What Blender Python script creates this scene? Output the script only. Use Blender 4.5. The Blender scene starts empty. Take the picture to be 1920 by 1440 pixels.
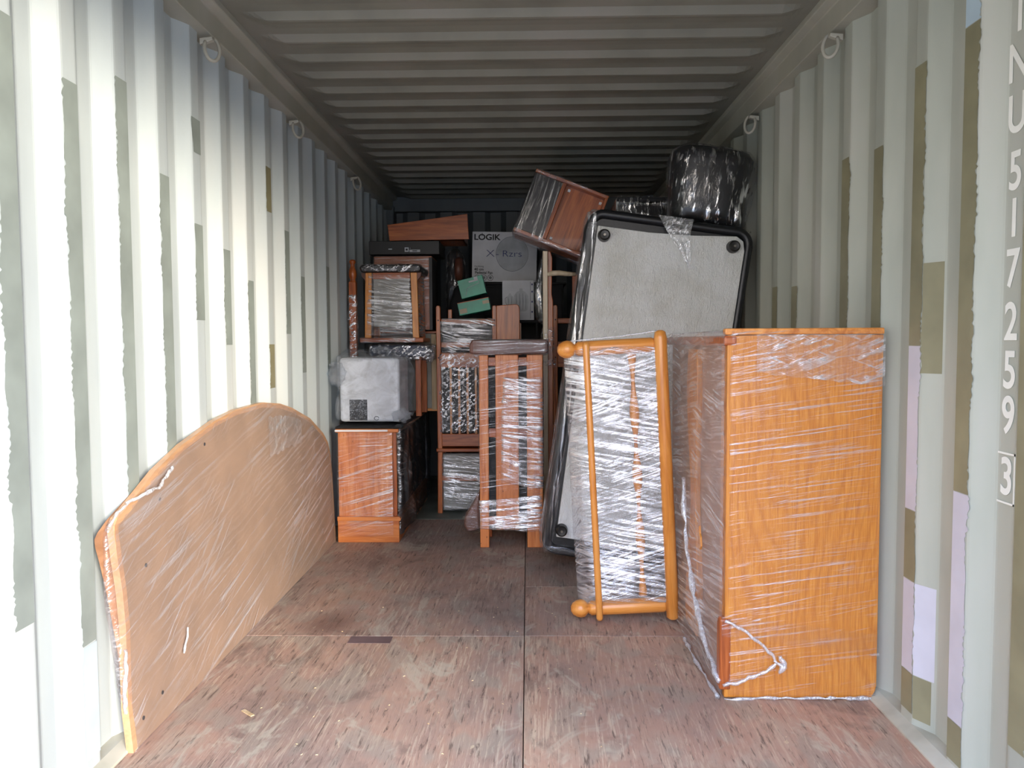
import bpy, bmesh, math, random
from mathutils import Vector, Matrix, noise
random.seed(7)
SC = bpy.context.scene
COL = SC.collection

# ------------------------------------------------------------------ camera, sky, sun, exposure
cam_d = bpy.data.cameras.new('camera')
cam = bpy.data.objects.new('camera', cam_d); COL.objects.link(cam)
cam_d.sensor_width = 36.0; cam_d.lens = 36.0 * 1450 / 1920
cam_d.clip_start = 0.02; cam_d.clip_end = 200
_f = 1450.0
yaw, pitch, roll = math.atan(30 / _f), math.atan(80 / _f), 0.0052
fw = Vector((-math.sin(yaw) * math.cos(pitch), math.cos(yaw) * math.cos(pitch), -math.sin(pitch)))
rt = fw.cross(Vector((0, 0, 1))).normalized(); up = rt.cross(fw)
r2 = rt * math.cos(roll) - up * math.sin(roll); u2 = up * math.cos(roll) + rt * math.sin(roll)
cam.matrix_world = Matrix(((r2.x, u2.x, -fw.x, 0), (r2.y, u2.y, -fw.y, 0), (r2.z, u2.z, -fw.z, 1.158), (0, 0, 0, 1)))
SC.camera = cam

world = bpy.data.worlds.new('sky'); SC.world = world; world.use_nodes = True
wn = world.node_tree; wn.nodes.clear()
w_out = wn.nodes.new('ShaderNodeOutputWorld'); w_bg = wn.nodes.new('ShaderNodeBackground')
w_tc = wn.nodes.new('ShaderNodeTexCoord'); w_sep = wn.nodes.new('ShaderNodeSeparateXYZ'); w_rmp = wn.nodes.new('ShaderNodeValToRGB')
wn.links.new(w_tc.outputs['Generated'], w_sep.inputs[0]); wn.links.new(w_sep.outputs['Z'], w_rmp.inputs[0])
_cr = w_rmp.color_ramp                                # sunlit yard buildings up to about 7 degrees, pale haze above them, bluer overhead
for _p, _c in ((0.0, (.30, .26, .21, 1)), (.12, (.30, .28, .25, 1)), (.19, (1.30, 1.44, 1.60, 1)), (.30, (1.0, 1.20, 1.46, 1)), (.50, (.48, .68, 1.0, 1)), (1.0, (.24, .40, .74, 1))):
    _e = _cr.elements[0] if _p == 0 else _cr.elements[1] if _p == 1 else _cr.elements.new(_p)
    _e.position = _p; _e.color = _c
wn.links.new(w_rmp.outputs[0], w_bg.inputs[0]); wn.links.new(w_bg.outputs[0], w_out.inputs[0])
w_bg.inputs[1].default_value = 12.0

sun_d = bpy.data.lights.new('sun', 'SUN'); sun = bpy.data.objects.new('sun', sun_d); COL.objects.link(sun)
sun_d.energy = 6.0; sun_d.angle = math.radians(15); sun_d.color = (1.0, 0.88, 0.72)
sun_dir = Vector((-0.55, 0.82, -0.170))             # low sun from behind the photographer's right shoulder
sun.rotation_euler = sun_dir.to_track_quat('-Z', 'Y').to_euler(); sun.location = (6, -8, 3)

vs = SC.view_settings
SC.display_settings.display_device = 'sRGB'
vs.view_transform = 'Standard'; vs.look = 'None'; vs.gamma = 1.0; vs.use_curve_mapping = False
vs.exposure = 0.46
SC.cycles.transparent_max_bounces = 24
SC.cycles.max_bounces = 8
SC.cycles.use_denoising = True

# ------------------------------------------------------------------ materials
def L(c):
    return tuple(((v / 255) / 12.92 if v / 255 <= 0.04045 else ((v / 255 + 0.055) / 1.055) ** 2.4) for v in c) + (1.0,)

class NT:
    def __init__(self, name):
        self.m = bpy.data.materials.new(name); self.m.use_nodes = True
        self.n = self.m.node_tree.nodes; self.l = self.m.node_tree.links; self.n.clear()
        self.out = self.n.new('ShaderNodeOutputMaterial')
    def add(self, t, **kw):
        nd = self.n.new(t)
        for k, v in kw.items():
            if hasattr(nd, k): setattr(nd, k, v)
            else: nd.inputs[k].default_value = v
        return nd
    def coords(self, rot=(0, 0, 0), scale=(1, 1, 1), kind='Object'):
        tc = self.add('ShaderNodeTexCoord')
        a = self.add('ShaderNodeMapping'); a.inputs['Rotation'].default_value = rot
        b = self.add('ShaderNodeMapping'); b.inputs['Scale'].default_value = scale
        self.l.new(tc.outputs[kind], a.inputs[0]); self.l.new(a.outputs[0], b.inputs[0])
        return b.outputs[0]
    def noise(self, vec, scale=1, detail=3, rough=.55, dist=0):
        nd = self.add('ShaderNodeTexNoise'); nd.inputs['Scale'].default_value = scale
        nd.inputs['Detail'].default_value = detail; nd.inputs['Roughness'].default_value = rough
        nd.inputs['Distortion'].default_value = dist
        self.l.new(vec, nd.inputs['Vector']); return nd.outputs[0]
    def ramp(self, val, stops, interp='LINEAR'):
        nd = self.add('ShaderNodeValToRGB'); cr = nd.color_ramp; cr.interpolation = interp
        while len(cr.elements) < len(stops): cr.elements.new(0.5)
        for e, (p, c) in zip(cr.elements, stops):
            e.position = p; e.color = c if isinstance(c, tuple) else (c, c, c, 1)
        self.l.new(val, nd.inputs[0]); return nd.outputs[0]
    def mix(self, fac, a, b, mode='MIX'):
        nd = self.add('ShaderNodeMix'); nd.data_type = 'RGBA'; nd.blend_type = mode
        for v, i in ((fac, 0), (a, 6), (b, 7)):
            if hasattr(v, 'links'): self.l.new(v, nd.inputs[i])
            else: nd.inputs[i].default_value = v
        return nd.outputs[2]
    def math(self, op, a, b=0.0, clamp=False):
        nd = self.add('ShaderNodeMath'); nd.operation = op; nd.use_clamp = clamp
        for v, i in ((a, 0), (b, 1)):
            if hasattr(v, 'links'): self.l.new(v, nd.inputs[i])
            else: nd.inputs[i].default_value = v
        return nd.outputs[0]
    def bump(self, h, strength=.3, dist=.002):
        nd = self.add('ShaderNodeBump'); nd.inputs['Strength'].default_value = strength; nd.inputs['Distance'].default_value = dist
        self.l.new(h, nd.inputs['Height']); return nd.outputs[0]
    def principled(self, col, rough=.5, nrm=None, metal=0, coat=0, spec=.5):
        p = self.add('ShaderNodeBsdfPrincipled')
        for v, k in ((col, 'Base Color'), (rough, 'Roughness')):
            if hasattr(v, 'links'): self.l.new(v, p.inputs[k])
            else: p.inputs[k].default_value = v
        p.inputs['Metallic'].default_value = metal; p.inputs['Coat Weight'].default_value = coat
        p.inputs['Specular IOR Level'].default_value = spec
        if nrm is not None: self.l.new(nrm, p.inputs['Normal'])
        self.l.new(p.outputs[0], self.out.inputs[0]); return p

def plain(name, c, rough=.5, bump=0, bscale=60, var=.08, metal=0, coat=0, spec=.5):
    t = NT(name); v = t.coords()
    n = t.noise(v, bscale, 3)
    big = t.noise(v, 6, 3)
    c2 = L(tuple(max(0, min(255, x * (1 - var * 1.6))) for x in c)); c1 = L(tuple(min(255, x * (1 + var * .6)) for x in c))
    col = t.ramp(big, [(.3, c2), (.7, c1)])
    t.principled(col, rough, t.bump(n, bump, .002) if bump else None, metal, coat, spec); return t.m

def wood(name, dark, mid, light, grain=(60, 60, 3), rough=.35, coat=.15, knots=0.0):
    t = NT(name); v = t.coords(scale=grain)
    n1 = t.noise(v, 1, 5, .6, .6)
    v2 = t.coords(scale=tuple(g * .18 for g in grain)); n2 = t.noise(v2, 1, 3, .5, 1.6)
    rings = t.math('FRACT', t.math('MULTIPLY', n2, 9.0))
    ringc = t.ramp(rings, [(0, 0.0), (.12, 1.0), (.9, .75), (1, 0.0)])
    col = t.ramp(n1, [(.32, L(dark)), (.5, L(mid)), (.68, L(light))])
    col = t.mix(t.math('MULTIPLY', t.math('SUBTRACT', 1.0, ringc), .38), col, L(dark))
    if knots:
        vo = t.add('ShaderNodeTexVoronoi'); t.l.new(t.coords(scale=(7, 7, 3.2)), vo.inputs['Vector'])
        k = t.ramp(vo.outputs['Distance'], [(.05, 1.0), (.12, 0.0)])
        col = t.mix(t.math('MULTIPLY', k, knots), col, L((70, 30, 12)))
    t.principled(col, rough, t.bump(n1, .12, .001), coat=coat); return t.m

def film(name, rot=(0, 0, 0), freq=(3, 3, 80), base=.06, amt=.8, rough=.12, white=.3, tint=(.97, .97, .98, 1), bump=.9, patch=2.2, thr=(.5, .62), dcol=(.88, .9, .93, 1), cross=.22):
    """clear stretch film: overlapping layers pulled into fine creases, two sets crossing at a shallow angle"""
    t = NT(name)
    warp = t.noise(t.coords(), 5, 2)
    def creases(r, fr, off):
        v = t.coords(rot=r, scale=fr)
        add = t.add('ShaderNodeVectorMath'); add.operation = 'ADD'
        sc = t.add('ShaderNodeVectorMath'); sc.operation = 'SCALE'; sc.inputs['Scale'].default_value = .8 + off
        t.l.new(warp, sc.inputs[0]); t.l.new(v, add.inputs[0]); t.l.new(sc.outputs[0], add.inputs[1])
        return t.noise(add.outputs[0], 1, 3.2, .6)
    s1 = creases(rot, freq, 0.0)
    k = max(range(3), key=lambda q: freq[q])
    rot2 = (rot[0] - cross * 1.3, rot[1], rot[2]) if rot[0] else (rot[0], rot[1] - cross, rot[2])
    s2 = creases(rot2, tuple(f * (1.35 if f > 20 else .8) for f in freq), .6)
    p1 = t.ramp(t.noise(t.coords(), patch, 3), [(.40, .12), (.60, 1.0)])
    p2 = t.ramp(t.noise(t.coords(scale=(1.3, 1.3, 1.7)), patch * 1.6, 2), [(.47, 0.0), (.62, .9)])
    m1_ = t.math('MULTIPLY', t.ramp(s1, [(thr[0], 0.0), (thr[1], 1.0)]), p1)
    m2_ = t.math('MULTIPLY', t.ramp(s2, [(thr[0] + .02, 0.0), (thr[1] + .02, 1.0)]), p2)
    mask = t.math('MAXIMUM', m1_, m2_)
    lw = t.add('ShaderNodeLayerWeight'); lw.inputs['Blend'].default_value = .25
    fac = t.math('ADD', t.math('MULTIPLY', mask, amt), base)
    fac = t.math('ADD', fac, t.math('MULTIPLY', lw.outputs['Facing'], .15), True)
    nrm = t.bump(t.math('ADD', s1, s2), bump, .006)
    gl = t.add('ShaderNodeBsdfGlossy'); gl.inputs['Roughness'].default_value = rough; gl.inputs['Color'].default_value = (.95, .97, 1, 1); t.l.new(nrm, gl.inputs['Normal'])
    df = t.add('ShaderNodeBsdfDiffuse'); df.inputs['Color'].default_value = dcol; t.l.new(nrm, df.inputs['Normal'])
    m1 = t.add('ShaderNodeMixShader'); m1.inputs[0].default_value = white; t.l.new(gl.outputs[0], m1.inputs[1]); t.l.new(df.outputs[0], m1.inputs[2])
    tr = t.add('ShaderNodeBsdfTransparent'); tr.inputs['Color'].default_value = tint
    m2 = t.add('ShaderNodeMixShader'); t.l.new(fac, m2.inputs[0]); t.l.new(tr.outputs[0], m2.inputs[1]); t.l.new(m1.outputs[0], m2.inputs[2])
    t.l.new(m2.outputs[0], t.out.inputs[0]); return t.m

def wall_paint(name, a, b, c, rough=.42):
    t = NT(name)
    n = t.noise(t.coords(scale=(3, 3, .8)), 1, 4)
    col = t.ramp(n, [(.35, L(a)), (.5, L(b)), (.66, L(c))])
    fine = t.noise(t.coords(scale=(30, 30, 6)), 1, 4, .7)
    col = t.mix(t.ramp(fine, [(.72, 0.0), (.8, .35)]), col, L((120, 118, 108)))
    t.principled(col, rough, t.bump(t.noise(t.coords(), 45, 3), .15, .002)); return t.m

M = {}
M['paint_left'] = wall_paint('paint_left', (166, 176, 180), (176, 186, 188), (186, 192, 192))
M['paint_right'] = wall_paint('paint_right', (160, 164, 152), (174, 177, 164), (182, 182, 172))
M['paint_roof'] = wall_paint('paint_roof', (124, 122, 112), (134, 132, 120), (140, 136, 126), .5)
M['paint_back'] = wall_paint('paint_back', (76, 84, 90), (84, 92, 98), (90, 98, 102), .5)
M['khaki'] = plain('khaki_patch', (136, 132, 104), .5, .1, var=.07)
M['sage'] = plain('sage_patch', (134, 144, 140), .5, .1, var=.06)
M['lilac'] = plain('lilac_patch', (198, 197, 206), .45, .1, var=.03)
M['skyblue'] = plain('pale_blue_patch', (176, 196, 206), .45, .1, var=.04)
M['rail'] = wall_paint('paint_rail', (160, 158, 144), (170, 168, 152), (178, 175, 162))
M['letter'] = plain('letter_paint', (238, 238, 228), .5, 0, var=.02)
M['ring'] = plain('ring_paint', (176, 172, 158), .4, .1, var=.08)
def oak_veneer():
    t = NT('oak_veneer')
    warp = t.noise(t.coords(scale=(3.5, 3.5, .9)), 1, 2, .5)
    tc = t.coords(scale=(1, 1, 1)); sx = t.add('ShaderNodeSeparateXYZ'); t.l.new(tc, sx.inputs[0])
    g = t.math('ADD', t.math('MULTIPLY', sx.outputs['X'], 26.0), t.math('MULTIPLY', warp, 13.0))
    ring = t.math('FRACT', g)
    rc = t.ramp(ring, [(0, .48), (.25, 0.0), (.8, .08), (1, .48)])
    fine = t.noise(t.coords(scale=(170, 60, 9)), 1, 4, .7)
    col = t.ramp(fine, [(.3, L((180, 104, 32))), (.5, L((204, 130, 46))), (.7, L((218, 150, 64)))])
    col = t.mix(rc, col, L((172, 98, 32)))
    t.principled(col, .4, t.bump(fine, .1, .001), coat=.15); return t.m
M['oak'] = oak_veneer()
M['oak_edge'] = wood('oak_edge', (180, 104, 40), (214, 140, 66), (226, 158, 86), grain=(30, 3, 30), rough=.4)
M['pine'] = wood('pine', (176, 92, 40), (208, 124, 62), (222, 146, 84), grain=(40, 40, 3), rough=.4, knots=.8)
M['pine_h'] = wood('pine_across', (176, 92, 40), (204, 122, 58), (220, 142, 80), grain=(3, 40, 40), rough=.4)
M['cherry'] = wood('cherry', (128, 58, 20), (174, 90, 38), (198, 114, 56), grain=(40, 40, 3), rough=.35)
M['cherry_h'] = wood('cherry_across', (128, 58, 20), (168, 86, 36), (192, 108, 52), grain=(3, 40, 40), rough=.35)
M['honey'] = wood('honey_beech', (196, 118, 44), (222, 146, 66), (232, 164, 88), grain=(40, 40, 3), rough=.3, coat=.3)
M['honey_h'] = wood('honey_across', (196, 118, 44), (222, 146, 66), (232, 164, 88), grain=(3, 40, 40), rough=.3, coat=.3)
M['lipping'] = wood('pale_beech_lipping', (172, 132, 98), (188, 148, 112), (196, 158, 122), grain=(30, 3, 30), rough=.4)
M['tan_wood'] = wood('tan_moulding', (136, 98, 70), (154, 114, 84), (166, 126, 96), grain=(30, 3, 30), rough=.4)
M['pale'] = wood('pale_timber', (180, 150, 110), (206, 180, 140), (218, 196, 160), grain=(40, 40, 3), rough=.6, coat=0)
M['hardboard'] = plain('brown_hardboard', (158, 132, 108), .55, .1, 80, .05)
M['hardboard2'] = plain('brown_backboard', (180, 132, 98), .55, .1, 80, .08)
M['brown_pad'] = plain('brown_padding', (106, 64, 50), .45, .3, 30, .15)
M['black'] = plain('black_leather', (22, 24, 28), .38, .35, 90, .2)
M['black_box'] = plain('black_card', (16, 17, 20), .45, 0, var=.1)
M['navy'] = plain('navy_vinyl', (64, 72, 92), .35, .2, 60, .1)
M['dark'] = plain('dark_cloth', (30, 31, 34), .8, .4, 80, .2)
M['foot'] = plain('black_plastic_foot', (28, 27, 27), .35, 0, var=.1)
M['metal'] = plain('screw_metal', (120, 116, 108), .35, 0, var=.05, metal=1)
M['white_plastic'] = plain('white_plastic', (232, 234, 236), .4, 0, var=.02)
M['white_card'] = plain('white_card', (206, 208, 212), .55, .05, 20, .05)
M['green_card'] = plain('green_card', (8, 146, 116), .35, .1, 20, .12)
M['card_brown'] = plain('brown_card', (190, 122, 88), .6, .1, 30, .1)
M['tape'] = plain('brown_tape', (128, 112, 66), .3, 0, var=.1)
M['ink'] = plain('black_ink', (24, 24, 30), .6, 0, var=.05)
M['ink_blue'] = plain('blue_pen', (70, 74, 120), .6, 0, var=.1)
M['ink_cyan'] = plain('blue_print', (70, 130, 170), .6, 0, var=.1)
M['print_grey'] = plain('grey_print', (128, 134, 140), .6, 0, var=.2)
M['print_light'] = plain('light_print', (186, 190, 194), .6, 0, var=.1)
M['label_white'] = plain('label_white', (190, 192, 196), .5, 0, var=.02)
M['panel_grey'] = plain('grey_board', (150, 148, 140), .55, .05, 20, .08)
M['mat_green'] = plain('worn_green_plate', (112, 118, 106), .5, .2, 30, .12)
M['dirt'] = plain('seam_dirt', (58, 48, 42), .9, 0, var=.2)
M['sill'] = wall_paint('sill_paint', (150, 146, 130), (182, 178, 160), (196, 192, 176))
M['cream_arm'] = wood('scuffed_cream', (196, 176, 146), (214, 198, 170), (226, 214, 190), grain=(40, 40, 4), rough=.5)

def fabric_white():
    t = NT('white_nonwoven'); v = t.coords(scale=(140, 140, 60)); n = t.noise(v, 1, 3, .7)
    b = t.noise(t.coords(scale=(14, 14, 5)), 1, 3); st = t.noise(t.coords(), 4, 4)
    h = t.math('ADD', n, t.math('MULTIPLY', b, 2.0))
    col = t.ramp(st, [(.3, L((206, 206, 198))), (.55, L((228, 230, 228))), (.8, L((234, 236, 236)))])
    t.principled(col, .9, t.bump(h, 1.0, .010)); return t.m
M['nonwoven'] = fabric_white()

def halftone():
    t = NT('printed_picture'); v = t.coords(scale=(1, 1, 1))
    a = t.noise(t.coords(scale=(150, 150, 150)), 1, 2, .6); b = t.noise(t.coords(scale=(16, 16, 16)), 1, 3)
    col = t.ramp(t.math('ADD', t.math('MULTIPLY', a, .6), t.math('MULTIPLY', b, .5)), [(.50, L((22, 23, 27))), (.58, L((70, 74, 80))), (.66, L((150, 154, 158)))])
    t.principled(col, .5); return t.m
M['halftone'] = halftone()

def floor_mat(name, seed, tone=(1, 1, 1), stain=None):
    t = NT(name)
    def k(c): return L(tuple(min(255, (c[i] * .72 + sum(c) / 3 * .28) * tone[i] * (1.07, 1.07, 1.03)[i]) for i in range(3)))
    def off(v):
        a = t.add('ShaderNodeVectorMath'); a.operation = 'ADD'; a.inputs[1].default_value = (seed * 3.1, seed * 1.7, seed); t.l.new(v, a.inputs[0]); return a.outputs[0]
    big = t.noise(off(t.coords(scale=(2.2, 1.6, 1))), 1, 5, .6, .5)
    col = t.ramp(big, [(.30, k((128, 108, 102))), (.45, k((158, 126, 116))), (.56, k((172, 132, 116))), (.70, k((170, 152, 138)))])
    tn = t.noise(off(t.coords(scale=(3.5, 2.0, 1))), 1, 6, .72, 1.0)
    col = t.mix(t.ramp(tn, [(.52, 0.0), (.62, .55)]), col, k((164, 124, 104)))
    col = t.mix(t.ramp(tn, [(.36, .6), (.46, 0.0)]), col, k((112, 92, 86)))
    blocks = t.noise(off(t.coords(scale=(9, 5, 1))), 1, 1, .4)
    col = t.mix(t.ramp(blocks, [(.55, 0.0), (.63, .55)]), col, k((150, 138, 128)))
    fine = t.noise(off(t.coords(rot=(0, 0, .03), scale=(95, 5, 1))), 1, 5, .75, .7)
    wear = t.ramp(t.noise(off(t.coords(scale=(3.2, 1.6, 1))), 1, 4, .6), [(.36, .12), (.62, 1.0)])
    col = t.mix(t.math('MULTIPLY', t.ramp(fine, [(.52, 0.0), (.60, 1.0)]), t.math('MULTIPLY', wear, .5)), col, k((208, 190, 168)))
    drk = t.noise(off(t.coords(rot=(0, 0, .03), scale=(70, 7, 1))), 1.3, 5, .7, .4)
    col = t.mix(t.ramp(drk, [(.56, 0.0), (.66, .8)]), col, k((84, 64, 58)))
    grey = t.noise(off(t.coords(scale=(5, 2.2, 1))), 1, 4, .75, 1.2)
    col = t.mix(t.ramp(grey, [(.56, 0.0), (.64, .55)]), col, k((180, 172, 158)))
    chips = t.noise(off(t.coords(scale=(16, 9, 1))), 1, 3, .8, .8)
    col = t.mix(t.ramp(chips, [(.69, 0.0), (.72, .6)]), col, k((200, 180, 150)))
    if stain:      # an old oily stain soaked into the ply
        d = t.add('ShaderNodeVectorMath'); d.operation = 'DISTANCE'; t.l.new(t.coords(scale=(1, .8, 1)), d.inputs[0]); d.inputs[1].default_value = (stain[0], stain[1] * .8, 0)
        dd = t.math('ADD', d.outputs['Value'], t.math('MULTIPLY', big, .10))
        col = t.mix(t.ramp(dd, [(.09, .6), (stain[2], 0.0)]), col, k((104, 62, 48)))
    t.principled(col, t.ramp(grey, [(.3, .5), (.7, .72)]), t.bump(t.math('ADD', fine, drk), .35, .003)); return t.m

F_H = film('film_level', rot=(0, .05, 0), freq=(1.8, 6, 95), amt=.6)
F_D = film('film_slanting', rot=(0, .28, 0), freq=(1.6, 6, 80), base=.05, amt=.7, thr=(.5, .64))
F_DENSE = film('film_many_layers', rot=(0, -.08, 0), freq=(2.2, 6, 80), base=.06, amt=.95, white=.42, thr=(.47, .57), patch=3.5)
F_BAND = film('film_band', rot=(0, .10, 0), freq=(2.0, 6, 75), base=.08, amt=.9, white=.42, thr=(.45, .56), patch=5)
F_FOOT = film('film_bed_end', rot=(0, -.22, 0), freq=(2.4, 6, 75), base=.05, amt=.95, white=.38, thr=(.48, .585), patch=3.5, cross=-.5)
F_V = film('film_upright', rot=(0, .08, 0), freq=(70, 20, 3.0), base=.03, amt=.7, white=.25, thr=(.53, .64), cross=.12)
F_HEAD = film('film_headboard', rot=(-.20, 0, 0), freq=(30, 1.3, 62), base=.05, amt=.6, rough=.16, white=.45, patch=1.3, thr=(.52, .66), tint=(.93, .91, .92, 1), dcol=(.86, .84, .88, 1), cross=.3)
F_OAK = film('film_thin', rot=(0, .13, 0), freq=(2.2, 6, 140), base=.012, amt=.55, white=.45, patch=3.0, thr=(.55, .68), bump=.5, cross=-.10)
F_SIDE = film('film_side', rot=(.15, 0, 0), freq=(4, 1.8, 80), base=.13, amt=.6, white=.55, tint=(.97, .94, .93, 1), thr=(.46, .60), dcol=(.84, .77, .73, 1))
F_BLACK = film('film_crumpled', rot=(0, .1, 0), freq=(38, 24, 9), base=.03, amt=.8, rough=.10, white=.15, thr=(.55, .62), patch=5)
F_CRUMP = film('film_crinkled', rot=(0, .6, 0), freq=(34, 30, 60), base=.05, amt=.95, rough=.10, white=.3, thr=(.52, .60), patch=6, cross=1.0)
F_TAIL = film('film_twist', rot=(0, 0, 0), freq=(60, 60, 20), base=.35, amt=.5, white=.55, thr=(.45, .6))
F_TOPDK = film('film_on_dark', rot=(0, .1, 0), freq=(6, 10, 60), base=.04, amt=.7, white=.15, thr=(.54, .64))

def bubble_mat():
    t = NT('bubble_wrap')
    vo = t.add('ShaderNodeTexVoronoi'); t.l.new(t.coords(scale=(85, 85, 85)), vo.inputs['Vector']); vo.inputs['Randomness'].default_value = .25
    cr = t.noise(t.coords(scale=(9, 9, 12)), 1, 4, .6, 1.0)
    h = t.math('ADD', t.math('MULTIPLY', vo.outputs['Distance'], -.7), t.math('MULTIPLY', cr, 3.0))
    nrm = t.bump(h, .8, .006)
    gl = t.add('ShaderNodeBsdfGlossy'); gl.inputs['Roughness'].default_value = .2; t.l.new(nrm, gl.inputs['Normal'])
    df = t.add('ShaderNodeBsdfDiffuse'); df.inputs['Color'].default_value = (.86, .91, .96, 1); t.l.new(nrm, df.inputs['Normal'])
    m1 = t.add('ShaderNodeMixShader'); m1.inputs[0].default_value = .55; t.l.new(gl.outputs[0], m1.inputs[1]); t.l.new(df.outputs[0], m1.inputs[2])
    tr = t.add('ShaderNodeBsdfTransparent'); tr.inputs['Color'].default_value = (.95, .97, 1, 1)
    fac = t.ramp(cr, [(.42, .04), (.64, .38)])
    m2 = t.add('ShaderNodeMixShader'); t.l.new(fac, m2.inputs[0]); t.l.new(tr.outputs[0], m2.inputs[1]); t.l.new(m1.outputs[0], m2.inputs[2])
    t.l.new(m2.outputs[0], t.out.inputs[0]); return t.m
F_BUB = bubble_mat()

# ------------------------------------------------------------------ mesh helpers
class MB:
    def __init__(self): self.v = []; self.f = []
    def box(self, a, b):
        x0, y0, z0 = a; x1, y1, z1 = b; k = len(self.v)
        self.v += [(x0, y0, z0), (x1, y0, z0), (x1, y1, z0), (x0, y1, z0), (x0, y0, z1), (x1, y0, z1), (x1, y1, z1), (x0, y1, z1)]
        self.f += [tuple(k + i for i in q) for q in ((0, 3, 2, 1), (4, 5, 6, 7), (0, 1, 5, 4), (1, 2, 6, 5), (2, 3, 7, 6), (3, 0, 4, 7))]
        return self
    def tube(self, pts, r, n=12, caps=True):
        pts = [Vector(p) for p in pts]; rs = r if isinstance(r, (list, tuple)) else [r] * len(pts); k = len(self.v)
        pu = None
        for i, p in enumerate(pts):
            d = (pts[min(i + 1, len(pts) - 1)] - pts[max(i - 1, 0)]).normalized()
            if pu is None:
                a = Vector((0, 0, 1)) if abs(d.z) < .9 else Vector((1, 0, 0)); pu = (a - d * a.dot(d)).normalized()
            else:
                pu = (pu - d * pu.dot(d)).normalized()
            w = d.cross(pu)
            for j in range(n):
                t = 2 * math.pi * j / n; q = p + (pu * math.cos(t) + w * math.sin(t)) * rs[i]; self.v.append(tuple(q))
        for i in range(len(pts) - 1):
            for j in range(n):
                a = k + i * n + j; b = k + i * n + (j + 1) % n; self.f.append((a, b, b + n, a + n))
        if caps:
            self.f.append(tuple(k + j for j in reversed(range(n)))); self.f.append(tuple(k + (len(pts) - 1) * n + j for j in range(n)))
        return self
    def lathe(self, prof, c=(0, 0, 0), axis='Z', n=20):
        pts = []
        for r, h in prof:
            pts.append((c[0], c[1], c[2] + h) if axis == 'Z' else (c[0] + h, c[1], c[2]) if axis == 'X' else (c[0], c[1] + h, c[2]))
        return self.tube(pts, [max(r, .0004) for r, h in prof], n)
    def prism(self, poly, y0, y1, plane='XZ'):
        """poly in the plane, extruded along the remaining axis"""
        k = len(self.v); n = len(poly)
        for yy in (y0, y1):
            for a, b in poly:
                self.v.append((a, yy, b) if plane == 'XZ' else (yy, a, b) if plane == 'YZ' else (a, b, yy))
        self.f.append(tuple(k + i for i in range(n))); self.f.append(tuple(k + n + i for i in reversed(range(n))))
        for i in range(n):
            j = (i + 1) % n; self.f.append((k + i, k + n + i, k + n + j, k + j))
        return self
    def build(self, name, mat, parent=None, bevel=0, smooth=False, loc=None, seg=2):
        me = bpy.data.meshes.new(name); me.from_pydata([tuple(v) for v in self.v], [], self.f)
        bm = bmesh.new(); bm.from_mesh(me); bmesh.ops.recalc_face_normals(bm, faces=bm.faces)
        if bevel:
            es = [e for e in bm.edges if len(e.link_faces) == 2 and e.calc_face_angle(0) > .6]
            bmesh.ops.bevel(bm, geom=es, offset=bevel, segments=seg, profile=.5, affect='EDGES', clamp_overlap=True)
        bm.to_mesh(me); bm.free()
        if smooth:
            for p in me.polygons: p.use_smooth = True
        me.materials.append(mat)
        o = bpy.data.objects.new(name, me); COL.objects.link(o)
        if parent is not None: o.parent = parent
        if loc is not None: o.location = loc
        return o

def tag(o, label, cat, group=None):
    o['label'] = label; o['category'] = cat
    if group: o['group'] = group
    return o
def thing(name, label, cat, loc, rot=(0, 0, 0), group=None):
    o = bpy.data.objects.new(name, None); COL.objects.link(o); o.location = loc; o.rotation_euler = rot
    o.empty_display_size = .1
    return tag(o, label, cat, group)
def struct(o):
    o['kind'] = 'structure'; return o
def copy_tree(o, parent=None):
    c = o.copy(); COL.objects.link(c); c.parent = parent
    for ch in list(o.children): copy_tree(ch, c)
    return c

def smooth_by_angle(o):
    for p in o.data.polygons: p.use_smooth = True
    return o

def wrap(root, pts, mat, infl=.006, vox=.016, along=(1, 0, 0), amp=.0025, freq=45, name='stretch_film', label=None, low=6, lump=0.0):
    """a skin of film pulled taut over a set of points: hull, even mesh, then creases running one way"""
    bm = bmesh.new()
    for p in pts: bm.verts.new(p)
    r = bmesh.ops.convex_hull(bm, input=bm.verts)
    kill = {g for g in r['geom_interior'] + r['geom_unused'] if isinstance(g, bmesh.types.BMVert)}
    bmesh.ops.delete(bm, geom=list(kill), context='VERTS')
    me = bpy.data.meshes.new('tmp'); bm.to_mesh(me); bm.free()
    o = bpy.data.objects.new('tmp', me); COL.objects.link(o)
    md = o.modifiers.new('r', 'REMESH'); md.mode = 'VOXEL'; md.voxel_size = vox
    dg = bpy.context.evaluated_depsgraph_get(); me2 = bpy.data.meshes.new_from_object(o.evaluated_get(dg))
    bpy.data.objects.remove(o)
    d = Vector(along).normalized()
    nrm = [v.normal.copy() for v in me2.vertices]; sd = random.random() * 50
    for v, n in zip(me2.vertices, nrm):
        p = v.co; a = p.dot(d); q = p - d * a
        w = noise.noise(Vector((q.x * freq + sd, q.y * freq + q.z * freq, a * low)))
        l = noise.noise(Vector((p.x * 7 + sd, p.y * 7, p.z * 7)))
        v.co = p + n * (infl + amp * w + lump * max(l, -.3))
    for p in me2.polygons: p.use_smooth = True
    me2.materials.clear(); me2.materials.append(mat); me2.name = name
    f = bpy.data.objects.new(name, me2); COL.objects.link(f); f.parent = root
    if label: f['label'] = label
    return f

def corners(*boxes):
    out = []
    for a, b in boxes:
        for x in (a[0], b[0]):
            for y in (a[1], b[1]):
                for z in (a[2], b[2]): out.append((x, y, z))
    return out

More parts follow.
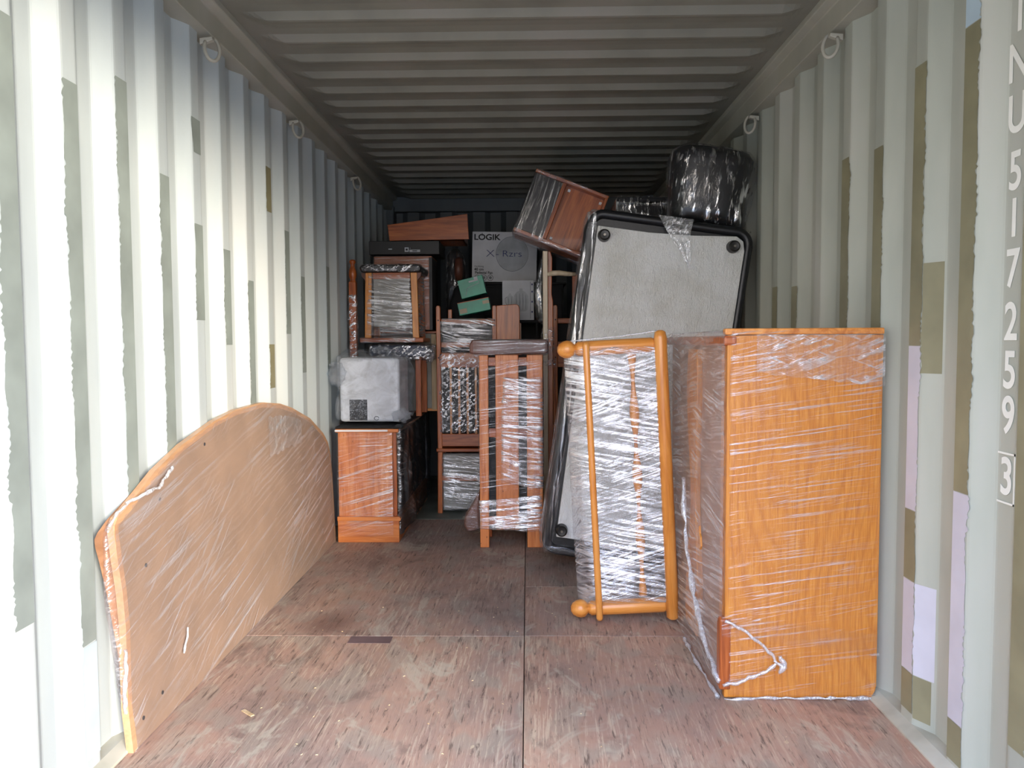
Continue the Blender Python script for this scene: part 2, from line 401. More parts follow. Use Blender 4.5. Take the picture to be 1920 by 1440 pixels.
def strip(pts, w, mat, parent, name='film_tail', jag=.3, label=None):
    """a loose twisted tail of gathered film"""
    m = MB(); pp = [Vector(p) for p in pts]; fine = []
    for i in range(len(pp) - 1):
        for s in range(6): fine.append(pp[i].lerp(pp[i + 1], s / 6))
    fine.append(pp[-1])
    rs = []
    for i, p in enumerate(fine):
        k = noise.noise(p * 60)
        fine[i] = p + Vector((noise.noise(p * 40), noise.noise(p * 37 + Vector((5, 0, 0))), noise.noise(p * 43 + Vector((0, 7, 0))))) * w * .5
        rs.append(w * (.5 + jag * k))
    m.tube(fine, rs, 7); o = m.build(name, mat, parent, smooth=True)
    if label: o['label'] = label
    return o

# ------------------------------------------------------------------ the container shell
XL, XR, DEEP = -1.172, 1.132, .036
YB, YF = 6.60, .74
def corr_profile(y_edge, pitch, y0, y1):
    """(y, depth) along a side wall; depth 0 = face nearest the room"""
    out = []; k = math.floor((y0 - y_edge) / pitch) - 1
    while True:
        e = y_edge + k * pitch
        for dy, dp in ((-.066, 0), (0, 0), (.062, 1), (.127, 1)):
            out.append((e + dy, dp))
        if e > y1: break
        k += 1
    return [(y, d) for y, d in out if y0 - .12 <= y <= y1 + .1]
def side_wall(name, x, sgn, y_edge, pitch, mat):
    pr = corr_profile(y_edge, pitch, YF, YB); m = MB(); zs = [-.02, 2.20, 2.235, 2.262, 2.30]
    # small rounds at every fold so light rolls over them
    rp = []
    for i, (y, d) in enumerate(pr):
        if 0 < i < len(pr) - 1:
            p = Vector((y, d * DEEP)); a = Vector((pr[i - 1][0], pr[i - 1][1] * DEEP)); b = Vector((pr[i + 1][0], pr[i + 1][1] * DEEP))
            rp.append(p + (a - p).normalized() * .007); rp.append(p * .6 + (p + (a - p).normalized() * .007) * .2 + (p + (b - p).normalized() * .007) * .2); rp.append(p + (b - p).normalized() * .007)
        else: rp.append(Vector((y, d * DEEP)))
    n = len(rp)
    for z in zs:
        for q in rp: m.v.append((x + sgn * q.y, q.x, z))
    for r in range(len(zs) - 1):
        for i in range(n - 1): a = r * n + i; m.f.append((a, a + 1, a + n + 1, a + n))
    return struct(m.build(name, mat, smooth=False))
YEL, PL, YER, PR = 2.030, .2545, 2.063, .2590
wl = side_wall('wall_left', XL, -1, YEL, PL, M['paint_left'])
wr = side_wall('wall_right', XR, 1, YER, PR, M['paint_right'])

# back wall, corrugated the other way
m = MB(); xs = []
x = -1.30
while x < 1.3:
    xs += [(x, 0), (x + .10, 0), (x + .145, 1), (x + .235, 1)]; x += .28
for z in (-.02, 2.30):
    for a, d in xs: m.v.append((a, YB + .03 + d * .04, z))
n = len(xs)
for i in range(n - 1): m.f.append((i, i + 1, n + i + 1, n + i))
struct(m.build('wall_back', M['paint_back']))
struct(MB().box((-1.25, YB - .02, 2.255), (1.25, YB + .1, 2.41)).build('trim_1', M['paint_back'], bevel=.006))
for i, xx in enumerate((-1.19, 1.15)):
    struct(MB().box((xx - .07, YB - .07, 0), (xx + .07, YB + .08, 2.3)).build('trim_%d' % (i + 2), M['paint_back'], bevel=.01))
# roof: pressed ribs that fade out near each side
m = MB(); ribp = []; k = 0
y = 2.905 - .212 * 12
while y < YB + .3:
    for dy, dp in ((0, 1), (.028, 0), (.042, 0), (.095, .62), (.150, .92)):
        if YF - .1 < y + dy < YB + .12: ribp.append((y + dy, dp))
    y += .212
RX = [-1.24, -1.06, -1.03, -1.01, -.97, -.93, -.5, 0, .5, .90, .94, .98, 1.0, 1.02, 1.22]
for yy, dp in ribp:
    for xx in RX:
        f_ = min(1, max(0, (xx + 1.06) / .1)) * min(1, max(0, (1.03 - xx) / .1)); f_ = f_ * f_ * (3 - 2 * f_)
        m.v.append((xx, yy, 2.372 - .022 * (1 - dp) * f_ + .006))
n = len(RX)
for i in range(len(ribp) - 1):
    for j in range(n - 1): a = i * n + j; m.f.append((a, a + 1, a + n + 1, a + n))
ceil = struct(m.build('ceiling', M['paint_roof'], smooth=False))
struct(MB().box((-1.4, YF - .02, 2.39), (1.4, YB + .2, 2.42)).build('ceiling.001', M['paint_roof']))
# top side rails: box tube with a small lip
for nm, xx, s in (('trim_4', XL, 1), ('trim_5', XR, -1)):
    m = MB(); m.prism([(xx - s * .06, 2.40), (xx + s * .075, 2.385), (xx + s * .075, 2.355), (xx + s * .040, 2.345), (xx + s * .040, 2.262), (xx - s * .06, 2.262)], YF, YB + .05)
    struct(m.build(nm, M['rail'], bevel=.004))
# floor-side sills (where the board floor stops short of the corrugation)
for nm, xx, s in (('baseboard_left', XL, 1), ('baseboard_right', XR, -1)):
    m = MB(); m.prism([(xx - s * .05, -.02), (xx + s * .036, -.02), (xx + s * .036, .006), (xx - s * .0, .020), (xx - s * .05, .022)], YF, YB)
    struct(m.build(nm, M['sill'], bevel=.002))
# door frame
m = MB(); m.box((-1.26, .60, -.15), (-1.15, .74, 2.45)); struct(m.build('door_1', M['rail'], bevel=.01))
m = MB(); m.box((1.11, .60, -.15), (1.22, .74, 2.45)); struct(m.build('door_2', M['rail'], bevel=.01))
m = MB(); m.box((-1.15, .60, 2.30), (1.11, .74, 2.45)); struct(m.build('trim_6', M['rail'], bevel=.01))
# yard outside the doors (only seen as light bounced in)
struct(MB().box((-30, -40, -.35), (30, .60, -.15)).build('floor.001', plain('yard_concrete', (140, 132, 120), .9, .2, 5, .08)))
struct(MB().box((-1.3, .60, -.149), (1.3, 6.8, -.03)).build('floor.002', M['dirt']))

# floor: plywood sheets, each its own board with an open seam
floor = struct(bpy.data.objects.new('floor', None)); COL.objects.link(floor)
sheets = [(-1.165, -.0195, .66, 2.978, (1.02, 1, .98)), (-1.165, -.0195, 2.982, 4.985, (.95, .94, .94)),
          (-.0165, 1.125, .66, 2.984, (1.03, .98, .94)), (-.0165, 1.125, 2.988, 3.594, (.98, .95, .94)), (-.0165, 1.125, 3.598, 4.985, (.88, .88, .89))]
for i, (x0, x1, y0, y1, tone) in enumerate(sheets):
    MB().box((x0, y0, -.028), (x1, y1, 0)).build('plywood_sheet', floor_mat('floor_board_%d' % i, i + 1, tone, (-.82, 3.12, .20) if i == 1 else None), floor, bevel=.0015, seg=1)
MB().box((-.70, 2.905, -.001), (-.535, 2.972, .0012)).build('dark_inlay', plain('dark_filler', (104, 84, 84), .6, .2, 30, .1), floor)
MB().box((-1.165, 4.99, -.028), (1.125, 6.62, .001)).build('steel_plate', M['mat_green'], floor)['label'] = 'grey-green steel plate beyond the plywood'
# little slivers lying on the boards
m = MB()
for i in range(70):
    x, y = random.uniform(-.9, .9), random.uniform(1.9, 3.6); a = random.uniform(0, 3.14); l = random.uniform(.0015, .0045)
    if x > .55 and y > 2.4: continue
    dx, dy = math.cos(a) * l, math.sin(a) * l; w = .0007
    k = len(m.v); m.v += [(x - dx, y - dy - w, .001), (x + dx, y + dy - w, .001), (x + dx, y + dy + w, .0022), (x - dx, y - dy + w, .0022), (x, y, .003)]
    m.f += [(k, k + 1, k + 4), (k + 1, k + 2, k + 4), (k + 2, k + 3, k + 4), (k + 3, k, k + 4), (k + 3, k + 2, k + 1, k)]
o = m.build('wood_slivers', M['pale']); tag(o, 'scattered pale wood slivers and crumbs on the plywood floor', 'debris'); o['kind'] = 'stuff'
o = MB().box((-.028, -.006, 0), (.028, .006, .003)).build('wood_chip', M['pale'], loc=(-.88, 2.34, .001)); o.rotation_euler = (0, 0, -.7)
tag(o, 'single pale wood chip lying on the floor near the headboard', 'chip')

# touch-up paint brushed on the wall ribs, ragged along one edge
def patch(wall, side, k, z0, z1, mat, ya=-.066, yb=0.0, ragged=-1, slope=False):
    """on the room-side flat of rib k (ya..yb from its far edge)"""
    x, e, s = (XL, YEL + k * PL, 1) if side == 'L' else (XR, YER + k * PR, -1)
    m = MB(); n = max(6, int((z1 - z0) / .007)); t = .0012
    for i in range(n + 1):
        z = z0 + (z1 - z0) * i / n; j1 = noise.noise(Vector((z * 9, k * 3.3, 1))) * .010 + random.uniform(-.006, .006) * (noise.noise(Vector((z * 5, k, 9))) > -.1) + random.uniform(-.001, .001)
        zj = (0, z)[1]
        a, b = e + ya, e + yb
        if slope:      # lies on the camera-facing slope, between ya..yb measured on it
            for yy in (a, b + j1 * .4):
                dd = (e + ya - yy) * 0
                fr = (e - .066 - yy) / .064; m.v.append((x - s * (DEEP * fr) + s * t, yy, zj))
        else:
            m.v.append((x + s * t, a + (j1 if ragged < 0 else 0), zj)); m.v.append((x + s * t, b, zj))
    for i in range(n): m.f.append((2 * i, 2 * i + 1, 2 * i + 3, 2 * i + 2))
    return m.build('paint_patch', mat, wall)
for k, z0, z1, c in ((0, .757, 1.955, 'khaki'), (0, 1.957, 2.25, 'skyblue'), (0, .14, .755, 'lilac'), (0, .03, .138, 'khaki'),
                     (1, 1.14, 1.945, 'khaki'), (1, .655, 1.138, 'lilac'), (1, .445, .653, 'khaki'), (1, .17, .443, 'lilac'), (1, .05, .168, 'khaki'),
                     (2, .02, 1.775, 'khaki'), (3, .3, 1.80, 'khaki'), (5, 1.2, 1.385, 'khaki'), (6, .9, 1.40, 'khaki'), (-1, .2, 2.2, 'khaki')):
    patch(wr, 'R', k, z0, z1, M[c])
patch(wr, 'R', 1, 1.06, 1.375, M['khaki'], -.125, -.068, slope=True)
patch(wr, 'R', 1, .17, .443, M['lilac'], -.125, -.068, slope=True)
patch(wr, 'R', 1, .04, .168, M['khaki'], -.118, -.068, slope=True)
for k, z0, z1, c in ((0, .36, 1.83, 'sage'), (-1, .5, 1.9, 'sage'), (1, .02, 1.92, 'sage'), (2, .3, 1.70, 'sage'), (3, 1.83, 1.95, 'sage'), (3, 1.24, 1.58, 'sage'),
                     (4, 1.15, 1.52, 'sage'), (5, .9, 1.42, 'sage'), (6, .95, 1.15, 'khaki'), (7, 1.2, 1.7, 'sage'), (6, 1.75, 1.95, 'khaki'), (8, 1.0, 1.5, 'sage'), (10, 1.0, 1.6, 'sage'), (0, .05, .355, 'skyblue')):
    patch(wl, 'L', k, z0, z1, M[c])

# container number stencilled down the right wall
def text_obj(s, size, name, mat, parent, loc, rot, sx=1.0, extrude=.0004, off=0.0):
    cu = bpy.data.curves.new(name, 'FONT'); cu.body = s; cu.size = size; cu.extrude = extrude; cu.align_x = 'CENTER'; cu.align_y = 'CENTER'; cu.offset = off
    t = bpy.data.objects.new('tmp', cu); COL.objects.link(t)
    dg = bpy.context.evaluated_depsgraph_get(); me = bpy.data.meshes.new_from_object(t.evaluated_get(dg)); bpy.data.objects.remove(t)
    me.materials.clear(); me.materials.append(mat); me.name = name
    o = bpy.data.objects.new(name, me); COL.objects.link(o); o.parent = parent; o.location = loc; o.rotation_euler = rot; o.scale = (sx, 1, 1)
    return o
for ch, z in zip('INU5172593', (1.926, 1.812, 1.690, 1.555, 1.443, 1.323, 1.195, 1.078, .968, .818)):
    text_obj(ch, .128, 'stencilled_character', M['letter'], wr, (XR + DEEP - .0022, 1.896, z), (math.pi / 2, 0, -math.pi / 2), .82, off=.0022)
m = MB()
for a, b in (((1.862, .755), (1.930, .760)), ((1.862, .876), (1.930, .881))): m.box((XR + DEEP - .0035, a[0], a[1]), (XR + DEEP - .0020, b[0], b[1]))
m.box((XR + DEEP - .0035, 1.862, .755), (XR + DEEP - .0020, 1.866, .881)); m.build('stencilled_frame', M['letter'], wr)

# lashing rings under the rails
def lashing_ring(label, x, y, z, s):
    t = thing('lashing_ring', label, 'ring', (x, y, z), group='lashing rings under the roof rails')
    pts = [(s * (.012 + .022 * math.sin(a)), .018 * math.cos(a) + .012 * math.sin(a), -.038 + .046 * math.cos(a + .3)) for a in [i * 2 * math.pi / 20 for i in range(17)]]
    MB().tube(pts, .0065, 8).build('hook', M['ring'], t, smooth=True)
    MB().prism([(-.03 * s, .0), (s * .016, .004), (s * .018, -.008), (-.03 * s, -.024)], -.010, .012).build('bracket', M['ring'], t, bevel=.003)
lashing_ring('steel lashing ring on the left wall, nearest the door', XL + .035, 2.807, 2.245, 1)
lashing_ring('second steel lashing ring along the left wall', XL + .035, 3.844, 2.245, 1)
lashing_ring('farthest steel lashing ring on the left wall, above the stacked furniture', XL + .035, 5.158, 2.245, 1)
lashing_ring('steel lashing ring on the right wall, nearest the door', XR - .035, 2.847, 2.245, -1)
lashing_ring('steel lashing ring on the right wall above the black wrapped bundle', XR - .035, 3.85, 2.245, -1)


# ------------------------------------------------------------------ big things
# headboard leaning along the left wall
hb = thing('headboard', 'large arched wooden headboard standing along the left wall, its brown back wrapped in film', 'headboard', (-1.12, 3.25, 0))
front = [(2.105, 0), (2.093, .133), (2.100, .252), (2.109, .356), (2.104, .464), (2.090, .559), (2.082, .630), (2.086, .655), (2.104, .674), (2.145, .688), (2.339, .768), (2.53, .822), (2.80, .873), (3.011, .895), (3.316, .900), (3.55, .876), (3.721, .843),
         (4.025, .760), (4.267, .653), (4.355, .59), (4.392, .521), (4.412, .40), (4.417, .268), (4.419, 0)]
back = [(2.16, 0.012), (2.145, .133), (2.132, .252), (2.112, .356), (2.085, .464), (2.055, .559), (2.036, .610), (2.034, .630), (2.050, .645), (2.100, .670)] + [(a, b - .012) for a, b in front[10:-4]] + [(4.40, .50), (4.43, .40), (4.43, .268), (4.40, .012)]
def fx(z): return -.03 * z / .9
def loft2(pa, xa, pb, xb, caps=True):
    m = MB(); n = len(pa)
    for (y, z) in pa: m.v.append((xa + fx(z), y - 3.25, z))
    for (y, z) in pb: m.v.append((xb, y - 3.25, z))
    for i in range(n): j = (i + 1) % n; m.f.append((i, j, n + j, n + i))
    if caps: m.f.append(tuple(range(n))); m.f.append(tuple(range(2 * n - 1, n - 1, -1)))
    return m
def inset(poly, d):
    out = []; n = len(poly)
    for i in range(n):
        a, p, b = Vector(poly[i - 1]), Vector(poly[i]), Vector(poly[(i + 1) % n])
        t = (b - a).normalized(); nn = Vector((t.y, -t.x))
        c = Vector((3.25, .4))
        if nn.dot(c - p) < 0: nn = -nn
        out.append(tuple(p + nn * d))
    return out
ins = inset(front, .022)
ins[0] = (front[0][0] + .024, 0.001); ins[-1] = (front[-1][0] - .02, .001)
# board with its edge lipping: a ring in plan with thickness
m = MB(); n = len(front)
for (y, z) in front: m.v.append((fx(z), y - 3.25, z))
for (y, z) in ins: m.v.append((fx(z), y - 3.25, z))
for (y, z) in front: m.v.append((fx(z) - .020, y - 3.25, z))
for (y, z) in ins: m.v.append((fx(z) - .020, y - 3.25, z))
for i in range(n - 1):
    j = i + 1
    m.f += [(i, j, n + j, n + i), (2 * n + i, 3 * n + i, 3 * n + j, 2 * n + j), (i, 2 * n + i, 2 * n + j, j), (n + i, n + j, 3 * n + j, 3 * n + i)]
m.f += [(0, n, 3 * n, 2 * n), (n - 1, 3 * n - 1, 4 * n - 1, 2 * n - 1)]
m.build('edge_lipping', M['lipping'], hb)
mb_ = MB()
for (y, z) in ins: mb_.v.append((fx(z) - .001, y - 3.25, z))
for (y, z) in ins: mb_.v.append((fx(z) - .017, y - 3.25, z))
mb_.f = [tuple(range(n)), tuple(range(2 * n - 1, n - 1, -1))] + [(i, (i + 1) % n, n + (i + 1) % n, n + i) for i in range(n)]
mb_.build('back_panel', M['hardboard'], hb)['label'] = 'flat brown hardboard back of the headboard'
loft2([(a + .004, b - .004 if b > .02 else b) for a, b in inset(front, .006)], -.0215, back, -.050).build('moulded_frame', M['tan_wood'], hb)
for yy, zz in ((2.17, .07), (2.29, .09), (2.35, .675), (2.24, .50), (2.70, .80), (3.55, .80)):
    MB().lathe([(0, 0), (.006, 0), (.006, .002), (0, .003)], (fx(zz), yy - 3.25, zz), 'X', 12).build('screw', M['ink'], hb)
hull = [(fx(z), y - 3.25, z) for y, z in front] + [(-.048, y - 3.25, z) for y, z in back]
wrap(hb, [p for p in hull], F_HEAD, .0035, .017, along=(0, .82, .58), amp=.003, freq=42, low=3)
m = MB(); n1, n2 = 36, 20
for i in range(n1 + 1):
    for j in range(n2 + 1):
        y = .10 + .48 * i / n1; z = .66 + (.17 - .06 * (i / n1) ** 2 + .012 * noise.noise(Vector((i * .3, 0, 0)))) * j / n2 + .02 * noise.noise(Vector((i * .2, 3, 0))) * (j == 0)
        m.v.append((fx(z) + .0105 + .003 * noise.noise(Vector((y * 40, z * 40, 5))), y, z))
for i in range(n1):
    for j in range(n2): a = i * (n2 + 1) + j; m.f.append((a, a + n2 + 1, a + n2 + 2, a + 1))
m.build('film_overlap', film('film_headboard_fold', rot=(-.5, 0, 0), freq=(20, 10, 45), base=.10, amt=.6, white=.4, thr=(.5, .62), patch=6, cross=.8), hb, smooth=True)
strip([(fx(.7) + .004, -1.10, .705), (.004, -1.05, .72), (.008, -.97, .725), (0, -.90, .745), (-.01, -.84, .765)], .010, F_TAIL, hb)
strip([(-.012, -1.10, .705), (-.014, -1.16, .69), (-.02, -1.19, .66)], .008, F_TAIL, hb)
strip([(-.012, -1.15, .30), (.0, -1.165, .24), (-.006, -1.17, .18), (-.01, -1.16, .12)], .011, F_TAIL, hb)
strip([(.006, -.83, .16), (.007, -.80, .20), (.006, -.79, .23)], .006, F_TAIL, hb)

# tall oak cabinet on end by the right wall
cb = thing('oak_cabinet', 'tall orange oak-veneer cabinet standing on end by the right wall, nearest the door', 'cabinet', (.63, 2.456, 0))
W, H = .488, 1.195
m = MB(); r = .028; poly = [(0, .012), (0, H)] + [(W, H)] + [(W, r + .005)] + [(W - r + r * math.cos(a), r + .005 - r * math.sin(a)) for a in (.4, .8, 1.2, 1.57)]
m.prism([(0, .004), (W - r, .004), (W - r * .5, .008), (W - .003, r), (W, r * 1.6), (W, H - .022), (0, H - .022)], 0, .024); m.build('end_panel', M['oak'], cb, bevel=.003)
MB().box((-.008, -.002, H - .020), (W + .002, .03, H)).build('top_lipping', M['oak_edge'], cb, bevel=.004)
MB().box((.0, .024, .02), (.032, .075, H - .022)).build('corner_post', M['oak_edge'], cb, bevel=.003)
MB().box((.018, .03, .03), (.032, 1.02, H - .05)).build('side_board', M['hardboard2'], cb)
MB().box((.034, .026, .02), (W - .01, 1.02, H - .03)).build('carcass', M['oak'], cb, bevel=.004)
MB().box((-.012, -.003, H - .055), (.03, 1.04, H - .022)).build('top_rail', M['cherry_h'], cb, bevel=.008)
m = MB(); L_, R_ = [], []
for i in range(30):
    z = .05 + (H - .12) * i / 29; w_ = .10 + .045 * math.sin(z * 7.5 + .6)
    L_.append((.47 - w_ * .5 - .02 * math.sin(z * 5), z)); R_.append((.47 + w_ * .9, z))
m.prism(L_ + R_[::-1], -.004, .018, 'YZ'); m.build('shaped_leg', M['oak'], cb, bevel=.004)
m = MB(); m.prism([(-.005, .03), (.035, .03), (.040, .05), (.040, .24), (.030, .262), (.012, .268), (-.005, .262)], -.016, .02, 'YZ'); m.build('leg', M['cherry'], cb, bevel=.006)
MB().box((.0, .75, .0), (W, 1.0, .03)).build('foot_rail', M['cherry_h'], cb, bevel=.004)
for bx0, bx1 in (((-.008, -.001, .12), (.49, .03, .30)),):
    pass
m = MB(); m.prism([(.22, .44), (.235, .425), (.245, .445), (.262, .44), (.258, .46), (.27, .475), (.25, .505), (.243, .48), (.228, .47)], -.030, -.024, 'YZ'); m.build('exposed_wood', M['oak'], cb)['label'] = 'small torn hole in the film with orange wood showing'
# film: thin on the end panel, hazier along the side, pulled out at the foot
wrap(cb, corners(((.004, .0, .015), (W - .004, 1.05, H - .01))), F_OAK, .005, .016, along=(1, 0, .12), amp=.0025, freq=38, low=4)
m = MB()
ny, nz = 46, 60
for i in range(ny + 1):
    for j in range(nz + 1):
        y = -.004 + 1.06 * i / ny; z = .02 + (H - .03) * j / nz
        sag = .020 * math.sin(math.pi * min(1, i / ny)) + .02 * max(0, 1 - z / .5) * math.sin(math.pi * i / ny)
        cr = noise.noise(Vector((y * 4, z * 45 + y * 10, 3))) * .005
        m.v.append((-.010 - .35 * sag + cr, y, z if z > .03 else z - .01))
for i in range(ny):
    for j in range(nz): a = i * (nz + 1) + j; m.f.append((a, a + 1, a + nz + 2, a + nz + 1))
hz = m.build('side_film', F_SIDE, cb, smooth=True); hz['label'] = 'hazy film stretched over the open side of the cabinet'
# doubled strip of film near the top with a cut lower edge, and a band near the foot
m = MB(); nx, nz = 60, 18
for i in range(nx + 1):
    for j in range(nz + 1):
        x = .09 + (W - .088) * i / nx; bot = 1.055 - .045 * i / nx + .006 * noise.noise(Vector((x * 30, 0, 0)))
        z = bot + (1.175 - bot) * j / nz
        m.v.append((x, -.008 - .0035 * abs(noise.noise(Vector((x * 50, z * 50, 7)))), z))
for i in range(nx):
    for j in range(nz): a = i * (nz + 1) + j; m.f.append((a, a + 1, a + nz + 2, a + nz + 1))
m.build('film_overlap', film('film_doubled', rot=(0, .35, 0), freq=(10, 10, 70), base=.10, amt=.6, white=.45, thr=(.5, .6), patch=9, cross=.7), cb, smooth=True)
m = MB(); nx, nz = 60, 14
for i in range(nx + 1):
    for j in range(nz + 1):
        x = -.012 + (W + .014) * i / nx; c0 = .245 - .065 * i / nx
        z = c0 - .035 + .07 * j / nz
        m.v.append((x, -.010 - .003 * noise.noise(Vector((x * 6, z * 90, 9))), z))
for i in range(nx):
    for j in range(nz): a = i * (nz + 1) + j; m.f.append((a, a + 1, a + nz + 2, a + nz + 1))
m.build('film_band', F_OAK, cb, smooth=True)
strip([(.0, -.016, .262), (.05, -.018, .235), (.11, -.02, .19), (.150, -.022, .150), (.160, -.024, .13)], .010, F_TAIL, cb)
strip([(-.01, -.014, .048), (.04, -.018, .060), (.09, -.02, .085), (.13, -.022, .10), (.160, -.024, .125)], .012, F_TAIL, cb)
strip([(.155, -.024, .135), (.175, -.028, .12), (.165, -.028, .10), (.185, -.026, .125), (.17, -.026, .15)], .013, F_TAIL, cb, name='film_knot')
m = MB(); pts = [(-.018, .60, .62), (-.025, .50, .42), (-.03, .36, .25), (-.025, .16, .12), (-.02, .0, .06)]
strip(pts, .018, F_TAIL, cb, jag=.5)
strip([(.0, -.010, .005), (.12, -.012, .008), (.24, -.010, .006), (.36, -.012, .010), (.47, -.010, .007)], .010, F_TAIL, cb, jag=.6)
strip([(-.02, .0, .006), (-.03, .18, .012), (-.035, .34, .014), (-.03, .5, .01)], .012, F_TAIL, cb, jag=.7)

# turned bed-end frame in front of the divan
fr = thing('bed_end_frame', 'honey wood bed-end frame with ball finials standing on its side, bound in shiny stretch film', 'bed frame', (.280, 3.14, 0), (0, math.radians(-2.9), 0))
fr_parts = []
MB().lathe([(.011, .012), (.014, .02), (.014, 1.14), (.010, 1.152)], (.012, -.012, 0), 'Z', 14).build('side_rail', M['honey'], fr, smooth=True)
MB().lathe([(.014, .0), (.026, .01), (.026, 1.155), (.022, 1.178), (.010, 1.186)], (.312, -.01, 0), 'Z', 16).build('side_rail', M['honey'], fr, smooth=True)
for zz in (.052, 1.128):
    p = MB().lathe([(.022, -.03), (.030, -.018), (.031, .06), (.031, .28), (.024, .30)], (0, .022, zz), 'X', 18).build('post', M['honey_h'], fr, smooth=True)
    MB().lathe([(.010, -.103), (.024, -.095), (.034, -.078), (.037, -.062), (.034, -.046), (.022, -.034), (.018, -.030), (.022, -.022)], (0, .022, zz), 'X', 20).build('ball_finial', M['honey_h'], fr, smooth=True)
m = MB(); prof = []
for i in range(60):
    z = .08 + 1.02 * i / 59; prof.append((.014 + .007 * math.sin(z * 24) * math.exp(-((z - .6) / .9) ** 2), z))
MB().lathe(prof, (.205, .07, 0), 'Z', 12).build('turned_spindle', M['honey'], fr, smooth=True)
wrap(fr, corners(((.0, -.012, .07), (.325, .13, 1.13))) + [(-.075, .022, 1.13), (-.07, .05, .07), (-.03, .19, .30), (-.03, .19, .6), (-.02, .15, 1.08)], F_FOOT, .005, .014, along=(1, 0, .2), amp=.004, freq=50, low=5)
strip([(-.06, .03, 1.16), (.05, .01, 1.165), (.18, .0, 1.172), (.30, -.01, 1.185)], .006, F_TAIL, fr)

# single divan base standing on end
dv = thing('divan_base', 'black single divan bed base standing on end, white underside with round feet facing the door', 'bed base', (.853, 3.80, 0), (0, math.radians(8.1), 0))
m = MB()
def rrect(x0, x1, z0, z1, r, n=6):
    out = []
    for cx, cz, a0 in ((x1 - r, z1 - r, 0), (x0 + r, z1 - r, 90), (x0 + r, z0 + r, 180), (x1 - r, z0 + r, 270)):
        for i in range(n + 1): a = math.radians(a0 + 90 * i / n); out.append((cx + r * math.cos(a), cz + r * math.sin(a)))
    return out
m.prism(rrect(-.79, 0, .002, 1.70, .06), .02, .26); m.build('body', M['black'], dv, bevel=.02, seg=3)
for ins_, y_, r_ in ((.022, .022, .024), (.020, .10, .020), (.020, .18, .020)):
    pp = [(a, y_, b) for a, b in rrect(-.79 + ins_ - .012, -ins_ + .012, ins_ - .008, 1.70 - ins_ + .012, .06)]
    m = MB().tube(pp + [pp[0]], r_, 10, caps=False); m.build('padded_edge', M['black'], dv, smooth=True)
m = MB(); poly = [(-.735, .085), (-.03, .085), (-.028, 1.60), (-.040, 1.645), (-.075, 1.665), (-.30, 1.640), (-.50, 1.628), (-.747, 1.628)]
m.prism(poly, -.004, .03); m.build('underside_cloth', M['nonwoven'], dv, bevel=.003)['label'] = 'white non-woven cloth stapled over the underside'
for lx, lz in ((-.712, 1.583), (-.088, 1.612), (-.715, .125), (-.075, .125)):
    ft = MB().lathe([(.031, 0), (.031, -.012), (.027, -.040), (.020, -.046), (0, -.044)], (lx, -.004, lz), 'Y', 20).build('foot', M['foot'], dv, smooth=False)
    MB().lathe([(.006, 0), (.006, -.003), (0, -.003)], (lx, -.047, lz), 'Y', 8).build('screw', M['metal'], ft)
m = MB()
wrap(dv, corners(((-.80, .0, .02), (-.755, .27, 1.69))), F_V, .008, .014, along=(0, .1, 1), amp=.006, freq=60, low=3, name='edge_film')
wrap(dv, corners(((-.79, .01, 1.675), (-.01, .27, 1.705))), F_TOPDK, .006, .014, along=(1, 0, 0), amp=.005, freq=50, low=4, name='edge_film')
wrap(dv, corners(((-.79, .0, .0), (-.30, .26, .04))), F_TOPDK, .004, .014, along=(1, 0, 0), amp=.004, freq=50, low=4, name='edge_film')
# tail of film hanging over the top edge
m = MB(); n1, n2 = 22, 12
for i in range(n1 + 1):
    t = i / n1
    for j in range(n2 + 1):
        s = j / n2 - .5; w_ = .16 * (1 - t) ** 1.1 + .012
        p = Vector((-.38 + .10 * t ** 1.4 + s * w_, -.018 - .012 * abs(noise.noise(Vector((s * 9, t * 6, 2)))) - .01 * math.sin(3.14 * t), 1.715 - .22 * t - (.0 if t < .8 else (t - .8) * .1)))
        m.v.append(tuple(p))
for i in range(n1):
    for j in range(n2): a = i * (n2 + 1) + j; m.f.append((a, a + 1, a + n2 + 2, a + n2 + 1))
m.build('hanging_film', film('film_loose', rot=(0, 1.1, 0), freq=(22, 20, 60), base=.28, amt=.6, white=.5, thr=(.5, .6), patch=9, cross=.5), dv, smooth=True)['label'] = 'loose tail of crinkled film hanging over the top edge'

# black wrapped bundle on top of the divan
bd = thing('wrapped_pouf', 'black padded pouf bound in clear film, perched on top of the divan base', 'pouf', (.872, 3.94, 1.735), (0, math.radians(8), 0))
def sup(w, d, z, cx=0, p=3.2, n=32):
    out = []
    for i in range(n):
        a = 2 * math.pi * i / n; c, s = math.cos(a), math.sin(a)
        out.append((cx + w * (abs(c) ** (2 / p)) * (1 if c > 0 else -1), d * (abs(s) ** (2 / p)) * (1 if s > 0 else -1), z))
    return out
m = MB(); rings = [sup(.13, .08, .004), sup(.16, .115, .012), sup(.172, .13, .05), sup(.180, .135, .12), sup(.192, .14, .22), sup(.202, .145, .29), sup(.203, .145, .325), sup(.18, .13, .355), sup(.11, .08, .372)]
for rg in rings: m.v += rg
for i in range(len(rings) - 1):
    for j in range(32): a = i * 32 + j; b = i * 32 + (j + 1) % 32; m.f.append((a, b, b + 32, a + 32))
m.f += [tuple(range(31, -1, -1)), tuple(range(8 * 32, 9 * 32))]
m.build('body', M['black'], bd, smooth=True)
wrap(bd, [v for rg in rings for v in rg] + [(.235, -.05, .27), (.19, -.1, .0)], F_BLACK, .008, .013, along=(.1, 0, 1), amp=.006, freq=48, low=9, lump=.006)

